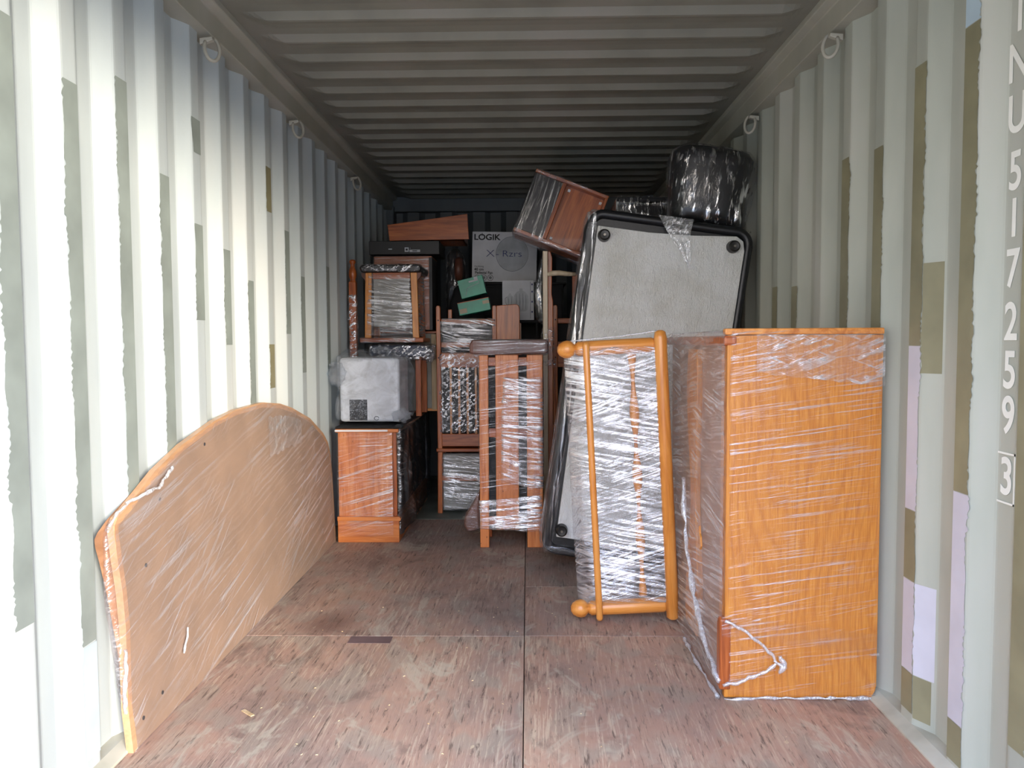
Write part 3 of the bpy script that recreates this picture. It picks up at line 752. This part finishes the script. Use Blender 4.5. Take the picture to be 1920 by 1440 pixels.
# tall dark wrapped item behind the divan
wb = thing('wrapped_chest', 'tall dark wrapped chest standing behind the divan base, only its top showing', 'chest', (.80, 4.38, 0))
MB().box((-.30, -.16, 0), (.28, .22, 1.90)).build('body', M['dark'], wb, bevel=.02)
MB().box((-.32, -.18, 1.90), (.30, .24, 1.925)).build('lid', M['dark'], wb, bevel=.008)
wrap(wb, corners(((-.31, -.17, 1.5), (.29, .23, 1.925))), F_BLACK, .01, .02, along=(1, 0, 0), amp=.008, freq=30, low=6, lump=.01)

# tipped bedside cabinet at the top
cr = thing('bedside_cabinet', 'small cherry-wood bedside cabinet tipped on the top of the pile, its open back showing', 'cabinet', (-.083, 4.60, 1.812), (0, math.radians(21.3), 0))
w, h, d_ = .455, .385, .34
MB().box((0, 0, 0), (w, d_, .020)).build('side_panel', M['cherry_h'], cr, bevel=.003)
MB().box((0, 0, h - .020), (w, d_, h)).build('side_panel', M['cherry_h'], cr, bevel=.003)
MB().box((w - .018, 0, .02), (w, d_, h - .02)).build('bottom_panel', M['cherry'], cr, bevel=.003)
MB().box((0, 0.02, .02), (.014, d_, h - .02)).build('top_panel', M['black'], cr, bevel=.003)
MB().box((.175, .004, .02), (.198, d_, h - .02)).build('divider', M['cherry'], cr, bevel=.003)
MB().box((.198, .07, .02), (w - .018, .085, h - .02)).build('back_board', M['cherry'], cr)
MB().box((.014, .02, .02), (.175, .05, h - .02)).build('drawer_front', M['black'], cr, bevel=.003)
for bx, bz in ((.215, h - .05), (.215, .035), (w - .04, h - .055), (w - .045, .035)):
    MB().box((bx, .055, bz), (bx + .016, .07, bz + .016)).build('corner_bracket', M['white_plastic'], cr, bevel=.002)
wrap(cr, corners(((0, -.003, 0), (.185, d_, h))), F_V, .006, .012, along=(0, 0, 1), amp=.003, freq=60, low=3)
wrap(cr, corners(((.0, 0, h - .022), (w, d_, h + .003))), F_TOPDK, .005, .012, along=(1, 0, 0), amp=.003, freq=60, low=3, name='edge_film')
wrap(cr, corners(((.0, 0, -.012), (w, d_, .018))), F_TOPDK, .005, .012, along=(1, 0, 0), amp=.003, freq=60, low=3, name='edge_film')

# ------------------------------------------------------------------ left stack
sb = thing('pine_sideboard', 'pine sideboard seen end-on on the floor against the left wall, under the bubble-wrapped appliance', 'sideboard', (-.925, 4.40, 0))
MB().box((-.178, 0, .0), (.178, 1.24, .128)).build('plinth', M['pine_h'], sb, bevel=.003)
MB().prism([(-.178, .128), (.186, .128), (.190, .140), (.182, .152), (-.178, .152)], -.010, 1.25).build('moulding', M['pine_h'], sb, bevel=.002)
MB().box((-.170, .005, .152), (.145, .030, .640)).build('end_panel', M['pine'], sb, bevel=.002)
MB().box((.147, .002, .152), (.168, .035, .640)).build('corner_post', M['cherry'], sb, bevel=.003)
MB().box((-.170, .030, .152), (.160, 1.22, .640)).build('carcass', M['pine'], sb)
for i in range(3):
    dr = MB().box((.160, .06 + i * .39, .170), (.174, .42 + i * .39, .625)).build('door', M['dark'], sb, bevel=.004)
    MB().lathe([(.008, 0), (.012, .010), (.014, .018), (.006, .022)], (.172, .10 + i * .39, .40), 'X', 12).build('knob', M['metal'], dr, smooth=True)
MB().box((-.182, -.008, .640), (.182, 1.25, .660)).build('top_board', M['pine_h'], sb, bevel=.004)
MB().box((-.184, -.012, .646), (.120, -.004, .656)).build('edge_strip', M['white_plastic'], sb)
wrap(sb, corners(((-.178, .0, .03), (.150, .05, .655))), F_D, .004, .013, along=(1, 0, .25), amp=.0025, freq=45, low=4)
wrap(sb, corners(((.150, .02, .04), (.20, 1.24, .665))), film('film_over_black', rot=(.35, 0, 0), freq=(20, 5, 40), base=.10, amt=.4, white=.12, tint=(.42, .42, .46, 1), thr=(.52, .68)), .008, .018, along=(0, .8, .6), amp=.008, freq=28, low=4, lump=.012, name='dark_film', label='dark plastic and film over the long front of the sideboard')
MB().box((-.186, .01, .661), (.20, .9, .672)).build('plastic_sheet', M['dark'], sb, bevel=.003)

bb = thing('wrapped_appliance', 'white appliance in bubble wrap with a dark printed panel, on the pine sideboard', 'appliance', (-.928, 4.50, .690))
MB().box((-.176, 0, 0), (.176, .34, .375)).build('body', M['white_plastic'], bb, bevel=.02, seg=3)
MB().box((-.118, -.0030, .010), (-.014, .0, .132)).build('printed_panel', M['halftone'], bb)['label'] = 'small grey patterned panel at the lower left'
m = MB(); pp = [(.04 + .013 * math.cos(a), -.002, .022 + .011 * math.sin(a)) for a in [i * .45 for i in range(14)]]; m.tube(pp, .0022, 6).build('printed_mark', M['print_grey'], bb)
wrap(bb, corners(((-.185, -.012, .02), (.190, .35, .385))) + [(-.15, .1, .415), (.08, .1, .41), (.215, .1, .33), (.21, .0, .06), (-.19, .12, .30)], F_BUB, .010, .013, along=(.4, 0, 1), amp=.012, freq=12, low=9, lump=.032, name='bubble_wrap')
def blob(root, c, r, mat, name, amp=.3, sq=(1, 1, 1)):
    bm = bmesh.new(); bmesh.ops.create_icosphere(bm, subdivisions=4, radius=1)
    for v in bm.verts:
        k = 1 + amp * noise.noise(v.co * 2.3 + Vector(c) * 9) + amp * .5 * noise.noise(v.co * 6 + Vector(c) * 5)
        v.co = Vector((v.co.x * r * k * sq[0] + c[0], v.co.y * r * k * sq[1] + c[1], v.co.z * r * k * sq[2] + c[2]))
    me = bpy.data.meshes.new(name); bm.to_mesh(me); bm.free()
    for p in me.polygons: p.use_smooth = True
    me.materials.append(mat); o = bpy.data.objects.new(name, me); COL.objects.link(o); o.parent = root; return o
blob(bb, (-.190, .0, .285), .058, F_BUB, 'bubble_wrap_fold', .35, (.9, .8, 1.2))
blob(bb, (.185, .0, .035), .045, F_BUB, 'bubble_wrap_fold', .35, (1.2, .8, .8))

# stools, one of them upside the other
def stool(label, loc, seat_mat, hgt, wt, wb_, legs=True, sx=1.0):
    t = thing('padded_stool', label, 'stool', loc)
    tw, bw, dp = wt / 2, wb_ / 2, .16
    m = MB(); m.prism([(-tw, hgt - .018), (-tw + .012, hgt - .05), (tw - .012, hgt - .05), (tw, hgt - .018), (tw - .02, hgt), (-tw + .02, hgt)], -.03, dp * 2 + .03)
    m.build('seat', seat_mat, t, bevel=.012, seg=3)
    for sx_ in (-1, 1):
        for y0 in (0, dp * 2 - .03):
            m = MB(); a, b = tw - .075, bw - .07
            xt0, xt1 = sx_ * (a), sx_ * (a + .040); xb0, xb1 = sx_ * (b), sx_ * (b + .040)
            lo = .028
            m.prism([(xb0, lo), (xb1, lo), (xt1, hgt - .05), (xt0, hgt - .05)], y0, y0 + .03); m.build('leg', M['honey'] if y0 == 0 else M['cherry'], t, bevel=.003)
            if y0 == 0:
                m = MB(); m.prism([(xt1, hgt - .05), (xt1 + sx_ * .028, hgt - .05), (xt1 + sx_ * .024, hgt - .075), (xt1, hgt - .105)], y0 + .004, y0 + .026); m.build('corner_bracket', M['brown_pad'], t, bevel=.002)
    MB().box((-tw + .08, .006, hgt - .09), (tw - .08, .024, hgt - .05)).build('apron', M['cherry_h'], t, bevel=.002)
    MB().box((-bw, -.012, 0), (bw, dp * 2 + .01, .028)).build('foot_board', M['cherry_h'], t, bevel=.004)
    MB().box((-tw + .085, .012, .10), (tw - .085, .022, hgt - .09)).build('panel', M['panel_grey'], t)
    wrap(t, [(-(bw - .035), .0, .04), (bw - .065, .0, .04), (-(tw - .055), 0, hgt - .06), (tw - .075, 0, hgt - .06), (-(bw - .035), .31, .04), (bw - .03, .31, .04), (tw - .03, .31, hgt - .06), (-(tw - .03), .31, hgt - .06)], F_DENSE, .003, .012, along=(1, 0, .1), amp=.004, freq=60, low=4)
    wrap(t, corners(((-tw + .01, -.03, hgt - .045), (tw - .01, dp * 2 + .02, hgt))), F_CRUMP, .004, .012, along=(1, 0, .5), amp=.004, freq=50, low=20, name='seat_film')
    wrap(t, corners(((-bw, -.014, .0), (bw - .05, .05, .035))), F_DENSE, .003, .010, along=(1, 0, 0), amp=.003, freq=60, low=20, name='foot_film')
    return t
stool('wooden stool with black padded seat and splayed legs, film-wrapped, on top of the left stack', (-.873, 4.96, 1.156), M['black'], .495, .400, .41)
t2 = thing('low_stool', 'low dark-blue padded stool bound in film, squeezed between the bubble-wrapped appliance and the stool above', 'stool', (-.85, 4.99, .676))
MB().box((-.17, -.04, .385), (.20, .33, .462)).build('seat', M['navy'], t2, bevel=.025, seg=3)
for a in (-.14, .14):
    for b in (0, .28): MB().box((a - .018, b, 0), (a + .018, b + .03, .39)).build('leg', M['cherry'], t2, bevel=.003)
wrap(t2, corners(((-.17, -.04, .37), (.225, .33, .46))), F_CRUMP, .006, .012, along=(1, 0, .3), amp=.006, freq=40, low=12, lump=.008)
blob(t2, (.215, -.02, .40), .035, F_CRUMP, 'film_fold', .4, (1, .8, 1.4))

bp = thing('bed_post', 'turned wooden bed post with a vase-shaped top, upright against the left wall', 'post', (-1.118, 4.955, .672))
MB().box((-.022, -.022, 0), (.022, .022, .87)).build('shaft', M['cherry'], bp, bevel=.003)
MB().lathe([(.020, .87), (.022, .876), (.014, .882), (.020, .893), (.025, .915), (.023, .94), (.014, .965), (.012, .98), (.019, .992), (.021, 1.0), (.017, 1.009), (.006, 1.013)], (0, 0, 0), 'Z', 18).build('finial', M['cherry'], bp, smooth=True)
wrap(bp, corners(((-.022, -.022, .30), (.022, .022, .79))), F_CRUMP, .006, .011, along=(.3, 0, 1), amp=.006, freq=40, low=12, lump=.006)

gc = thing('grey_cabinet', 'grey-sided cabinet with a pale timber corner strip behind the low stool', 'cabinet', (-.86, 5.38, .676))
MB().box((-.20, 0, 0), (.212, .30, .54)).build('body', M['panel_grey'], gc, bevel=.004)
MB().box((.190, -.020, .01), (.226, 0, .535)).build('corner_strip', M['pale'], gc, bevel=.003)
MB().box((-.21, -.01, .54), (.24, .31, .556)).build('top', M['cherry_h'], gc, bevel=.003)
MB().box((.10, -.014, -.0), (.25, -.002, .018)).build('bottom_edge', M['honey_h'], gc, bevel=.002)
bx = thing('film_wrapped_box', 'large brown box tightly wrapped in film behind the top stool, under the flat black carton', 'box', (-.865, 5.36, 1.240))
MB().box((-.195, 0, 0), (.205, .32, .508)).build('carton', M['card_brown'], bx, bevel=.004)
MB().box((.186, -.002, .0), (.206, .32, .50)).build('edge_strip', M['black_box'], bx)
wrap(bx, corners(((-.200, -.002, .0), (.190, .32, .512))), F_H, .004, .013, along=(1, 0, -.04), amp=.003, freq=70, low=3)
bc = thing('black_carton', 'flat black carton with small white labels lying on top of the left stack', 'carton', (-.855, 5.34, 1.758))
MB().box((-.235, 0, 0), (.250, .36, .092)).build('carton', M['black_box'], bc, bevel=.003)
for x0, x1, z0, z1, c in ((.012, .040, .018, .048, 'label_white'), (.045, .118, .016, .032, 'label_white'), (.048, .052, .040, .044, 'label_white'), (-.10, -.075, .034, .040, 'label_white')):
    MB().box((x0, -.0015, z0), (x1, 0, z1)).build('label', M[c], bc)
MB().box((.019, -.003, .026), (.033, -.0016, .040)).build('label', M['ink'], bc); MB().box((.065, -.003, .021), (.097, -.0016, .027)).build('label', M['ink'], bc)
wd = thing('wooden_drawer', 'plain orange wooden drawer propped at a slant on the flat black carton, below the roof', 'drawer', (-.70, 5.33, 1.851))
MB().prism([(-.245, 0), (.300, 0.006), (.290, .178), (-.258, .108)], .0, .018).build('drawer_front', M['cherry_h'], wd, bevel=.002)
MB().box((-.22, .018, .0), (-.205, .33, .10)).build('side', M['cherry'], wd); MB().box((.25, .018, .0), (.265, .33, .12)).build('side', M['cherry'], wd)
MB().box((-.22, .32, .0), (.265, .335, .10)).build('drawer_back', M['cherry'], wd); MB().box((-.22, .018, .0), (.265, .335, .008)).build('drawer_bottom', M['cherry'], wd)
MB().box((-.205, .018, .0), (.265, .02, .01)).build('front_lip', M['cherry_h'], wd)

# ------------------------------------------------------------------ middle of the pile
dw = thing('dark_wardrobe', 'dark wardrobe against the back wall carrying the white fan carton, mostly hidden', 'wardrobe', (-.20, 5.66, 0))
MB().box((-.22, 0, .04), (.46, .60, 1.57)).build('carcass', M['dark'], dw, bevel=.006)
for a, b in ((-.21, .11), (.12, .45)):
    dr = MB().box((a, -.014, .06), (b, 0, 1.55)).build('door', M['dark'], dw, bevel=.004); MB().lathe([(.008, 0), (.012, -.015), (.0, -.02)], (b - .03 if a < 0 else a + .03, -.014, .8), 'Y', 10).build('knob', M['metal'], dr)
MB().box((-.24, -.02, 1.57), (.48, .61, 1.585)).build('top', M['dark'], dw, bevel=.003)
fb = thing('fan_carton', 'white pedestal fan carton with black lettering and a printed circle, on the dark wardrobe', 'carton', (-.172, 5.70, 1.592), (0, math.radians(1.2), 0))
bw_, bh_ = .475, .365
MB().box((-bw_ / 2, 0, 0), (bw_ / 2, .16, bh_)).build('carton', M['white_card'], fb, bevel=.003)
R90 = (math.pi / 2, 0, 0)
text_obj('LOGIK', .058, 'lettering', M['ink'], fb, (-bw_ / 2 + .108, -.0012, bh_ - .042), R90, 1.12, off=.0016)
MB().box((-bw_ / 2 + .070, -.0026, bh_ - .034), (-bw_ / 2 + .074, -.0006, bh_ - .010)).build('power_mark', M['ink'], fb)
text_obj('Oscillating', .018, 'lettering', M['ink'], fb, (-bw_ / 2 + .052, -.0012, .112), R90, .9)
text_obj('40 cm', .028, 'lettering', M['ink'], fb, (-bw_ / 2 + .052, -.0012, .090), R90, 1, off=.0006)
text_obj('Pedestal Fan', .026, 'lettering', M['ink'], fb, (-bw_ / 2 + .088, -.0012, .066), R90, 1, off=.0006)
for i, c in enumerate(('ink_cyan', 'print_grey', 'print_grey')):
    cx = -bw_ / 2 + .040 + .048 * i
    pp = [(cx + .020 * math.cos(a), -.0008, .030 + .020 * math.sin(a)) for a in [k * 2 * math.pi / 24 for k in range(25)]]
    MB().tube(pp, .0016, 5).build('printed_ring', M['ink'], fb)
    MB().lathe([(.011, 0), (.011, -.001), (0, -.001)], (cx, -.0003, .030), 'Y', 16).build('printed_dot', M[c], fb)
pp = [(.056 + .117 * math.cos(a), -.0006, .205 + .125 * math.sin(a)) for a in [k * 2 * math.pi / 60 for k in range(61)]]
MB().tube(pp, .0018, 5).build('fan_guard_print', M['print_grey'], fb)
pp = [(.056 + .114 * math.cos(a), .205 + .122 * math.sin(a)) for a in [k * 2 * math.pi / 48 for k in range(48)]]
MB().prism(pp, -.0004, .0002).build('fan_guard_print', M['print_light'], fb)
text_obj('X-', .075, 'pen_mark', M['ink_blue'], fb, (-.088, -.0016, .205), R90, 1.3, off=-.0012)
text_obj('Rzrs', .066, 'pen_mark', M['ink_blue'], fb, (.055, -.0016, .205), R90, 1.25, off=-.0008)

mst = thing('small_stand', 'small dark stand holding the white appliance carton, behind the rounded brown panel', 'stand', (-.055, 5.40, 0))
MB().box((-.13, -.03, 1.285), (.14, .20, 1.305)).build('shelf', M['dark'], mst, bevel=.003)
for a in (-.12, .0, .12):
    for b in (-.02, .17): MB().box((a - .008, b, 0), (a + .008, b + .016, 1.285)).build('leg', M['dark'] if a else M['cherry'], mst)
MB().box((-.13, .0, .9), (.14, .19, .915)).build('shelf', M['dark'], mst)
mx = thing('mixer_carton', 'small white carton printed with a grey appliance drawing, below the fan carton', 'carton', (-.068, 5.40, 1.306))
MB().box((-.108, 0, 0), (.112, .14, .275)).build('carton', M['white_card'], mx, bevel=.002)
MB().box((.086, -.001, .01), (.089, 0, .265)).build('printed_line', M['print_grey'], mx)
def outline(cx, z0, prof):
    return [(cx - r, z0 + h) for r, h in prof] + [(cx + r, z0 + h) for r, h in reversed(prof)]
MB().prism(outline(-.055, .085, [(.016, 0), (.024, .01), (.027, .04), (.022, .075), (.010, .088), (.006, .10)]), -.0010, 0).build('printed_picture', M['print_light'], mx)
MB().prism(outline(.022, .060, [(.030, 0), (.046, .012), (.052, .06), (.048, .11), (.030, .135), (.012, .142), (.010, .158)]), -.0010, 0).build('printed_picture', M['print_light'], mx)
for cx, z0, hh in ((-.067, .10, .06), (-.045, .10, .06), (-.012, .075, .105), (.012, .07, .115), (.034, .07, .115), (.054, .075, .10)):
    MB().tube([(cx, -.0012, z0), (cx + .002, -.0012, z0 + hh * .5), (cx, -.0012, z0 + hh)], [.001, .0022, .001], 5).build('printed_line', M['print_grey'], mx)
MB().tube([(-.075, -.0012, .16), (-.088, -.0012, .15), (-.086, -.0012, .12), (-.077, -.0012, .108)], .0018, 5).build('printed_line', M['print_grey'], mx)
for z in (.05, .12, .19, .24): MB().box((.094, -.001, z), (.104, 0, z + .012)).build('printed_mark', M['ink_blue'], mx)

rp = thing('rounded_panel', 'reddish brown wooden panel with rounded top corners standing upright behind the slatted bench', 'panel', (-.125, 5.12, 0))
m = MB(); m.prism([(-.082, 0), (.072, 0), (.072, 1.375), (.066, 1.395), (.050, 1.403), (-.082, 1.395)], 0, .022); m.build('board', M['cherry'], rp, bevel=.004)
MB().box((-.082, -.006, .3), (.072, 0, .34)).build('batten', M['cherry_h'], rp)

# tall dining chair, seen from behind, and its twin hidden further right
def chair(label, loc):
    t = thing('dining_chair', label, 'chair', loc, group='tall-backed dining chairs')
    for x0 in (-.195, .180):
        m = MB(); m.prism([(x0 - .012, 0), (x0 + .020, 0), (x0 + .024, .43), (x0 + .020, .8), (x0 + .018, 1.385), (x0 + .012, 1.398), (x0 - .006, 1.398), (x0 - .012, 1.385), (x0 - .010, .8), (x0 - .008, .43)], 0, .030); po = m.build('back_post', M['cherry'], t, bevel=.004)
        MB().lathe([(.005, 0), (.005, -.003), (0, -.003)], (x0 + .004, -.0005, 1.30), 'Y', 10).build('bolt', M['ink'], po)
        MB().lathe([(.005, 0), (.005, -.003), (0, -.003)], (x0 + .004, -.0005, 1.05), 'Y', 10).build('bolt', M['ink'], po)
        MB().box((x0 - .012, .20, 0), (x0 + .020, .23, .42)).build('front_leg', M['cherry'], t, bevel=.003)
    MB().box((-.212, -.012, .418), (.205, .24, .442)).build('seat', M['cherry_h'], t, bevel=.006)
    MB().box((-.175, .002, .455), (.178, .024, .540)).build('lower_rail', M['cherry_h'], t, bevel=.004)
    MB().box((-.175, .002, .985), (.178, .024, 1.085)).build('middle_rail', M['cherry_h'], t, bevel=.004)
    MB().box((-.175, .002, 1.12), (.178, .024, 1.155)).build('top_rail', M['cherry_h'], t, bevel=.004)
    MB().box((-.175, .004, 1.275), (.178, .026, 1.310)).build('top_rail', M['cherry_h'], t, bevel=.004)
    for i in range(6):
        x = -.112 + i * .056; MB().box((x - .007, .006, .535), (x + .007, .02, .99)).build('slat', M['honey'], t, bevel=.002)
    MB().box((-.175, .002, .22), (.178, .022, .255)).build('stretcher', M['cherry_h'], t, bevel=.003)
    MB().box((-.17, .05, .02), (.17, .06, .40)).build('backing_board', M['panel_grey'], t)
    MB().box((-.17, .05, .46), (.17, .06, 1.28)).build('backing_board', M['dark'], t)
    return t
ch = chair('tall slat-backed dining chair seen from behind, film-wrapped, between the left stack and the bench', (-.405, 5.155, 0))
wrap(ch, corners(((-.18, -.002, .02), (.178, .05, .40))), F_DENSE, .004, .013, along=(1, 0, .25), amp=.004, freq=60, low=3)
wrap(ch, corners(((-.185, -.004, .55), (.180, .05, 1.08))), F_CRUMP, .004, .012, along=(1, 0, .1), amp=.004, freq=50, low=16)
wrap(ch, corners(((-.18, -.004, 1.08), (.185, .05, 1.31))), F_DENSE, .004, .013, along=(1, 0, .05), amp=.004, freq=60, low=4)
ch2 = chair('tall dining chair of which only one post shows, left of the divan base', (.375, 5.155, 0))
sp = thing('folded_chair_leg', 'short wooden chair leg with a grey hinge sticking up beside the green cartons', 'chair leg', (-.525, 5.23, .445))
MB().box((-.014, 0, 0), (.014, .02, .93)).build('leg', M['cherry'], sp, bevel=.004); MB().box((-.02, -.008, .79), (.018, .0, .83)).build('hinge', M['panel_grey'], sp, bevel=.003)

# two green cartons resting on the chair's wrapped top
gb = thing('green_carton', 'lower green carton with brown tape corners, lying tilted on the wrapped chair back', 'carton', (-.345, 5.14, 1.348), (0, math.radians(-11), 0), group='green cartons')
MB().box((-.105, -.04, 0), (.105, .12, .083)).build('carton', M['green_card'], gb, bevel=.002)
MB().box((-.098, -.042, .010), (-.050, -.040, .040)).build('tape', M['tape'], gb); MB().box((.060, -.042, .045), (.103, -.040, .066)).build('tape', M['tape'], gb)
MB().box((-.105, -.0415, .079), (.105, -.039, .0835)).build('cut_edge', M['card_brown'], gb)
gb2 = thing('green_carton', 'upper green carton with a small white label, leaning on the lower green carton', 'carton', (-.352, 5.15, 1.458), (0, math.radians(-14), 0), group='green cartons')
MB().box((-.084, -.04, 0), (.084, .10, .122)).build('carton', M['green_card'], gb2, bevel=.002)
MB().box((-.012, -.042, .092), (.050, -.040, .102)).build('label', M['label_white'], gb2); MB().box((.026, -.042, .100), (.050, -.040, .120)).build('label', M['label_white'], gb2)
m = MB(); m.tube([(-.05, -.041, .02), (-.03, -.042, .06), (.05, -.042, .075), (.055, -.042, .09)], .0016, 5); m.build('fold_line', M['label_white'], gb2)

# dark bundles filling the gap
db = thing('dark_bundle', 'crumpled dark grey bundle in film hanging between the wrapped box and the fan carton', 'bundle', (-.53, 5.74, 1.240))
m = MB(); rings = [sup(.06, .05, 0), sup(.072, .07, .1), sup(.072, .07, .25), sup(.07, .07, .4), sup(.06, .05, .55), sup(.02, .02, .60)]
for rg in rings: m.v += rg
for i in range(len(rings) - 1):
    for j in range(32): a = i * 32 + j; b = i * 32 + (j + 1) % 32; m.f.append((a, b, b + 32, a + 32))
m.f += [tuple(range(31, -1, -1)), tuple(range(5 * 32, 6 * 32))]; m.build('cloth', M['dark'], db, smooth=True)
wrap(db, [v for rg in rings for v in rg], F_BLACK, .008, .013, along=(.3, 0, 1), amp=.008, freq=40, low=8, lump=.015)
tb = thing('dark_tower', 'narrow dark cabinet wrapped in film, filling the gap behind the tall dining chair', 'cabinet', (-.525, 5.66, 0))
MB().box((-.078, -.02, 0), (.078, .2, 1.222)).build('body', M['dark'], tb, bevel=.01)
wrap(tb, corners(((-.078, -.02, .02), (.078, .2, 1.215))), F_BLACK, .004, .016, along=(1, 0, .3), amp=.004, freq=40, low=6)
bs = thing('black_sack', 'smooth tall black sack slumped behind the two green cartons', 'sack', (-.43, 5.50, 0))
m = MB(); rings = [sup(.10, .06, 0), sup(.125, .08, .03), sup(.12, .08, .6), sup(.125, .085, 1.2), sup(.12, .085, 1.42), sup(.09, .06, 1.53), sup(.04, .03, 1.57)]
for rg in rings: m.v += rg
for i in range(len(rings) - 1):
    for j in range(32): a = i * 32 + j; b = i * 32 + (j + 1) % 32; m.f.append((a, b, b + 32, a + 32))
m.f += [tuple(range(31, -1, -1)), tuple(range(6 * 32, 7 * 32))]; m.build('sack', M['dark'], bs, smooth=True)
MB().lathe([(.02, -.03), (.085, -.025), (.095, 0), (.085, .025), (.02, .03)], (.03, -.06, .44), 'X', 28).build('round_cushion', M['brown_pad'], db, smooth=True)

# ------------------------------------------------------------------ the slatted bench stood on end
bn = thing('slatted_bench', 'slatted wooden bench stood on end with a padded brown roll across its top', 'bench', (-.095, 4.29, 0))
for nm, x0, x1, z0 in (('slat', -.177, -.126, 0.0), ('slat', -.086, .042, .10), ('slat', .088, .177, 0.0)):
    MB().box((x0, 0, z0), (x1, .028, 1.085)).build(nm, M['pine'] if x0 != .088 else M['pine'], bn, bevel=.004)
MB().box((-.165, .045, .10), (.165, .055, 1.08)).build('dark_backing', M['dark'], bn)
for zz in (.12, .62, 1.02): MB().box((-.170, .029, zz), (.172, .046, zz + .05)).build('cross_rail', M['cherry_h'], bn, bevel=.003)
MB().box((-.175, .24, .0), (-.12, .27, 1.06)).build('rear_leg', M['cherry'], bn, bevel=.004); MB().box((.12, .24, .0), (.175, .27, 1.06)).build('rear_leg', M['cherry'], bn, bevel=.004)
m = MB(); m.prism([(-.225, 1.092), (-.228, 1.140), (-.210, 1.168), (.195, 1.168), (.207, 1.155), (.207, 1.100), (.195, 1.088), (-.19, 1.088)], -.04, .29); m.build('padded_roll', M['brown_pad'], bn, bevel=.02, seg=4)
wrap(bn, corners(((-.205, -.045, 1.085), (.205, .29, 1.165))) , F_H, .004, .012, along=(1, 0, 0), amp=.003, freq=60, low=6, name='roll_film')
wrap(bn, [(-.18, -.002, .105), (.176, -.002, .09), (-.18, -.002, .265), (.170, -.002, .300), (-.17, .26, .10), (.17, .26, .1), (-.17, .26, .29), (.17, .26, .29)], F_BAND, .004, .012, along=(1, 0, .05), amp=.004, freq=70, low=3)
wrap(bn, [(-.06, -.003, .37), (.178, -.003, .33), (-.045, -.003, .96), (.178, -.003, .96), (-.04, .1, .37), (.17, .26, .35), (-.04, .10, .95), (.17, .26, .95)], F_DENSE, .004, .012, along=(1, 0, .06), amp=.004, freq=60, low=4)
wrap(bn, corners(((-.18, -.001, .30), (.176, .27, 1.06))), F_OAK, .006, .014, along=(1, 0, -.15), amp=.003, freq=50, low=4)
m = MB(); m.prism([(-.18, .32), (-.215, .25), (-.265, .17), (-.275, .12), (-.25, .08), (-.21, .085), (-.18, .10)], .03, .16); m.build('plastic_flap', M['brown_pad'], bn, bevel=.015, seg=3)['label'] = 'dark plastic flap bulging from the lower left'
wrap(bn, [(-.18, .03, .33), (-.28, .03, .15), (-.26, .03, .08), (-.18, .03, .09), (-.18, .17, .33), (-.28, .17, .15), (-.26, .17, .08), (-.18, .17, .09)], F_TOPDK, .004, .012, along=(.4, 0, 1), amp=.004, freq=40, low=6, name='flap_film')
m = MB(); m.prism([(.10, .02), (.0, .0)], 0, .01) if False else None

# armchair frame standing tall behind the bench
ac = thing('armchair_frame', 'tall wooden armchair frame with a curved arm, scuffed pale post edge, between bench and divan', 'chair frame', (.12, 4.70, 0))
m = MB(); m.box((-.028, -.012, 0), (.002, .02, 1.70)); m.build('front_post', M['cream_arm'], ac, bevel=.004)['label'] = 'post with a pale scuffed face'
m = MB(); m.prism([(.002, 0), (.034, 0), (.034, 1.40), (.026, 1.44), (.030, 1.66), (.018, 1.70), (.002, 1.70)], .004, .04); m.build('rear_post', M['cherry'], ac, bevel=.004)
pp = [(.0, .0, 1.560), (.03, -.005, 1.566), (.07, -.008, 1.568), (.12, -.005, 1.562), (.17, .0, 1.560)]
MB().tube([(a, b, c) for a, b, c in pp], [.012, .016, .016, .014, .012], 12).build('arm', M['cream_arm'], ac, smooth=True)
MB().box((.15, .0, 0), (.18, .03, 1.56)).build('side_post', M['cherry'], ac, bevel=.003)
MB().box((.03, .01, .6), (.16, .03, .65)).build('rail', M['cherry_h'], ac, bevel=.003)
wrap(ac, [(-.03, .0, 1.68), (-.03, .05, 1.68), (-.075, .0, 1.50), (-.075, .05, 1.5), (-.07, .02, 1.30), (-.03, .0, 1.26), (-.03, .05, 1.26), (-.08, .06, 1.4)], film('film_bag', freq=(20, 20, 6), base=.04, amt=.5, white=.2, thr=(.56, .68), rough=.1), .004, .011, along=(0, 0, 1), amp=.006, freq=30, low=8, name='hanging_film')
wrap(ac, [(-.03, -.01, 1.24), (.036, -.01, 1.24), (-.03, .04, 1.24), (.036, .04, 1.24), (-.05, -.01, 1.0), (.05, -.01, 1.0), (-.05, .04, 1.0), (.05, .04, 1.0)], F_CRUMP, .004, .012, along=(0, 0, 1), amp=.005, freq=40, low=9, name='post_film')
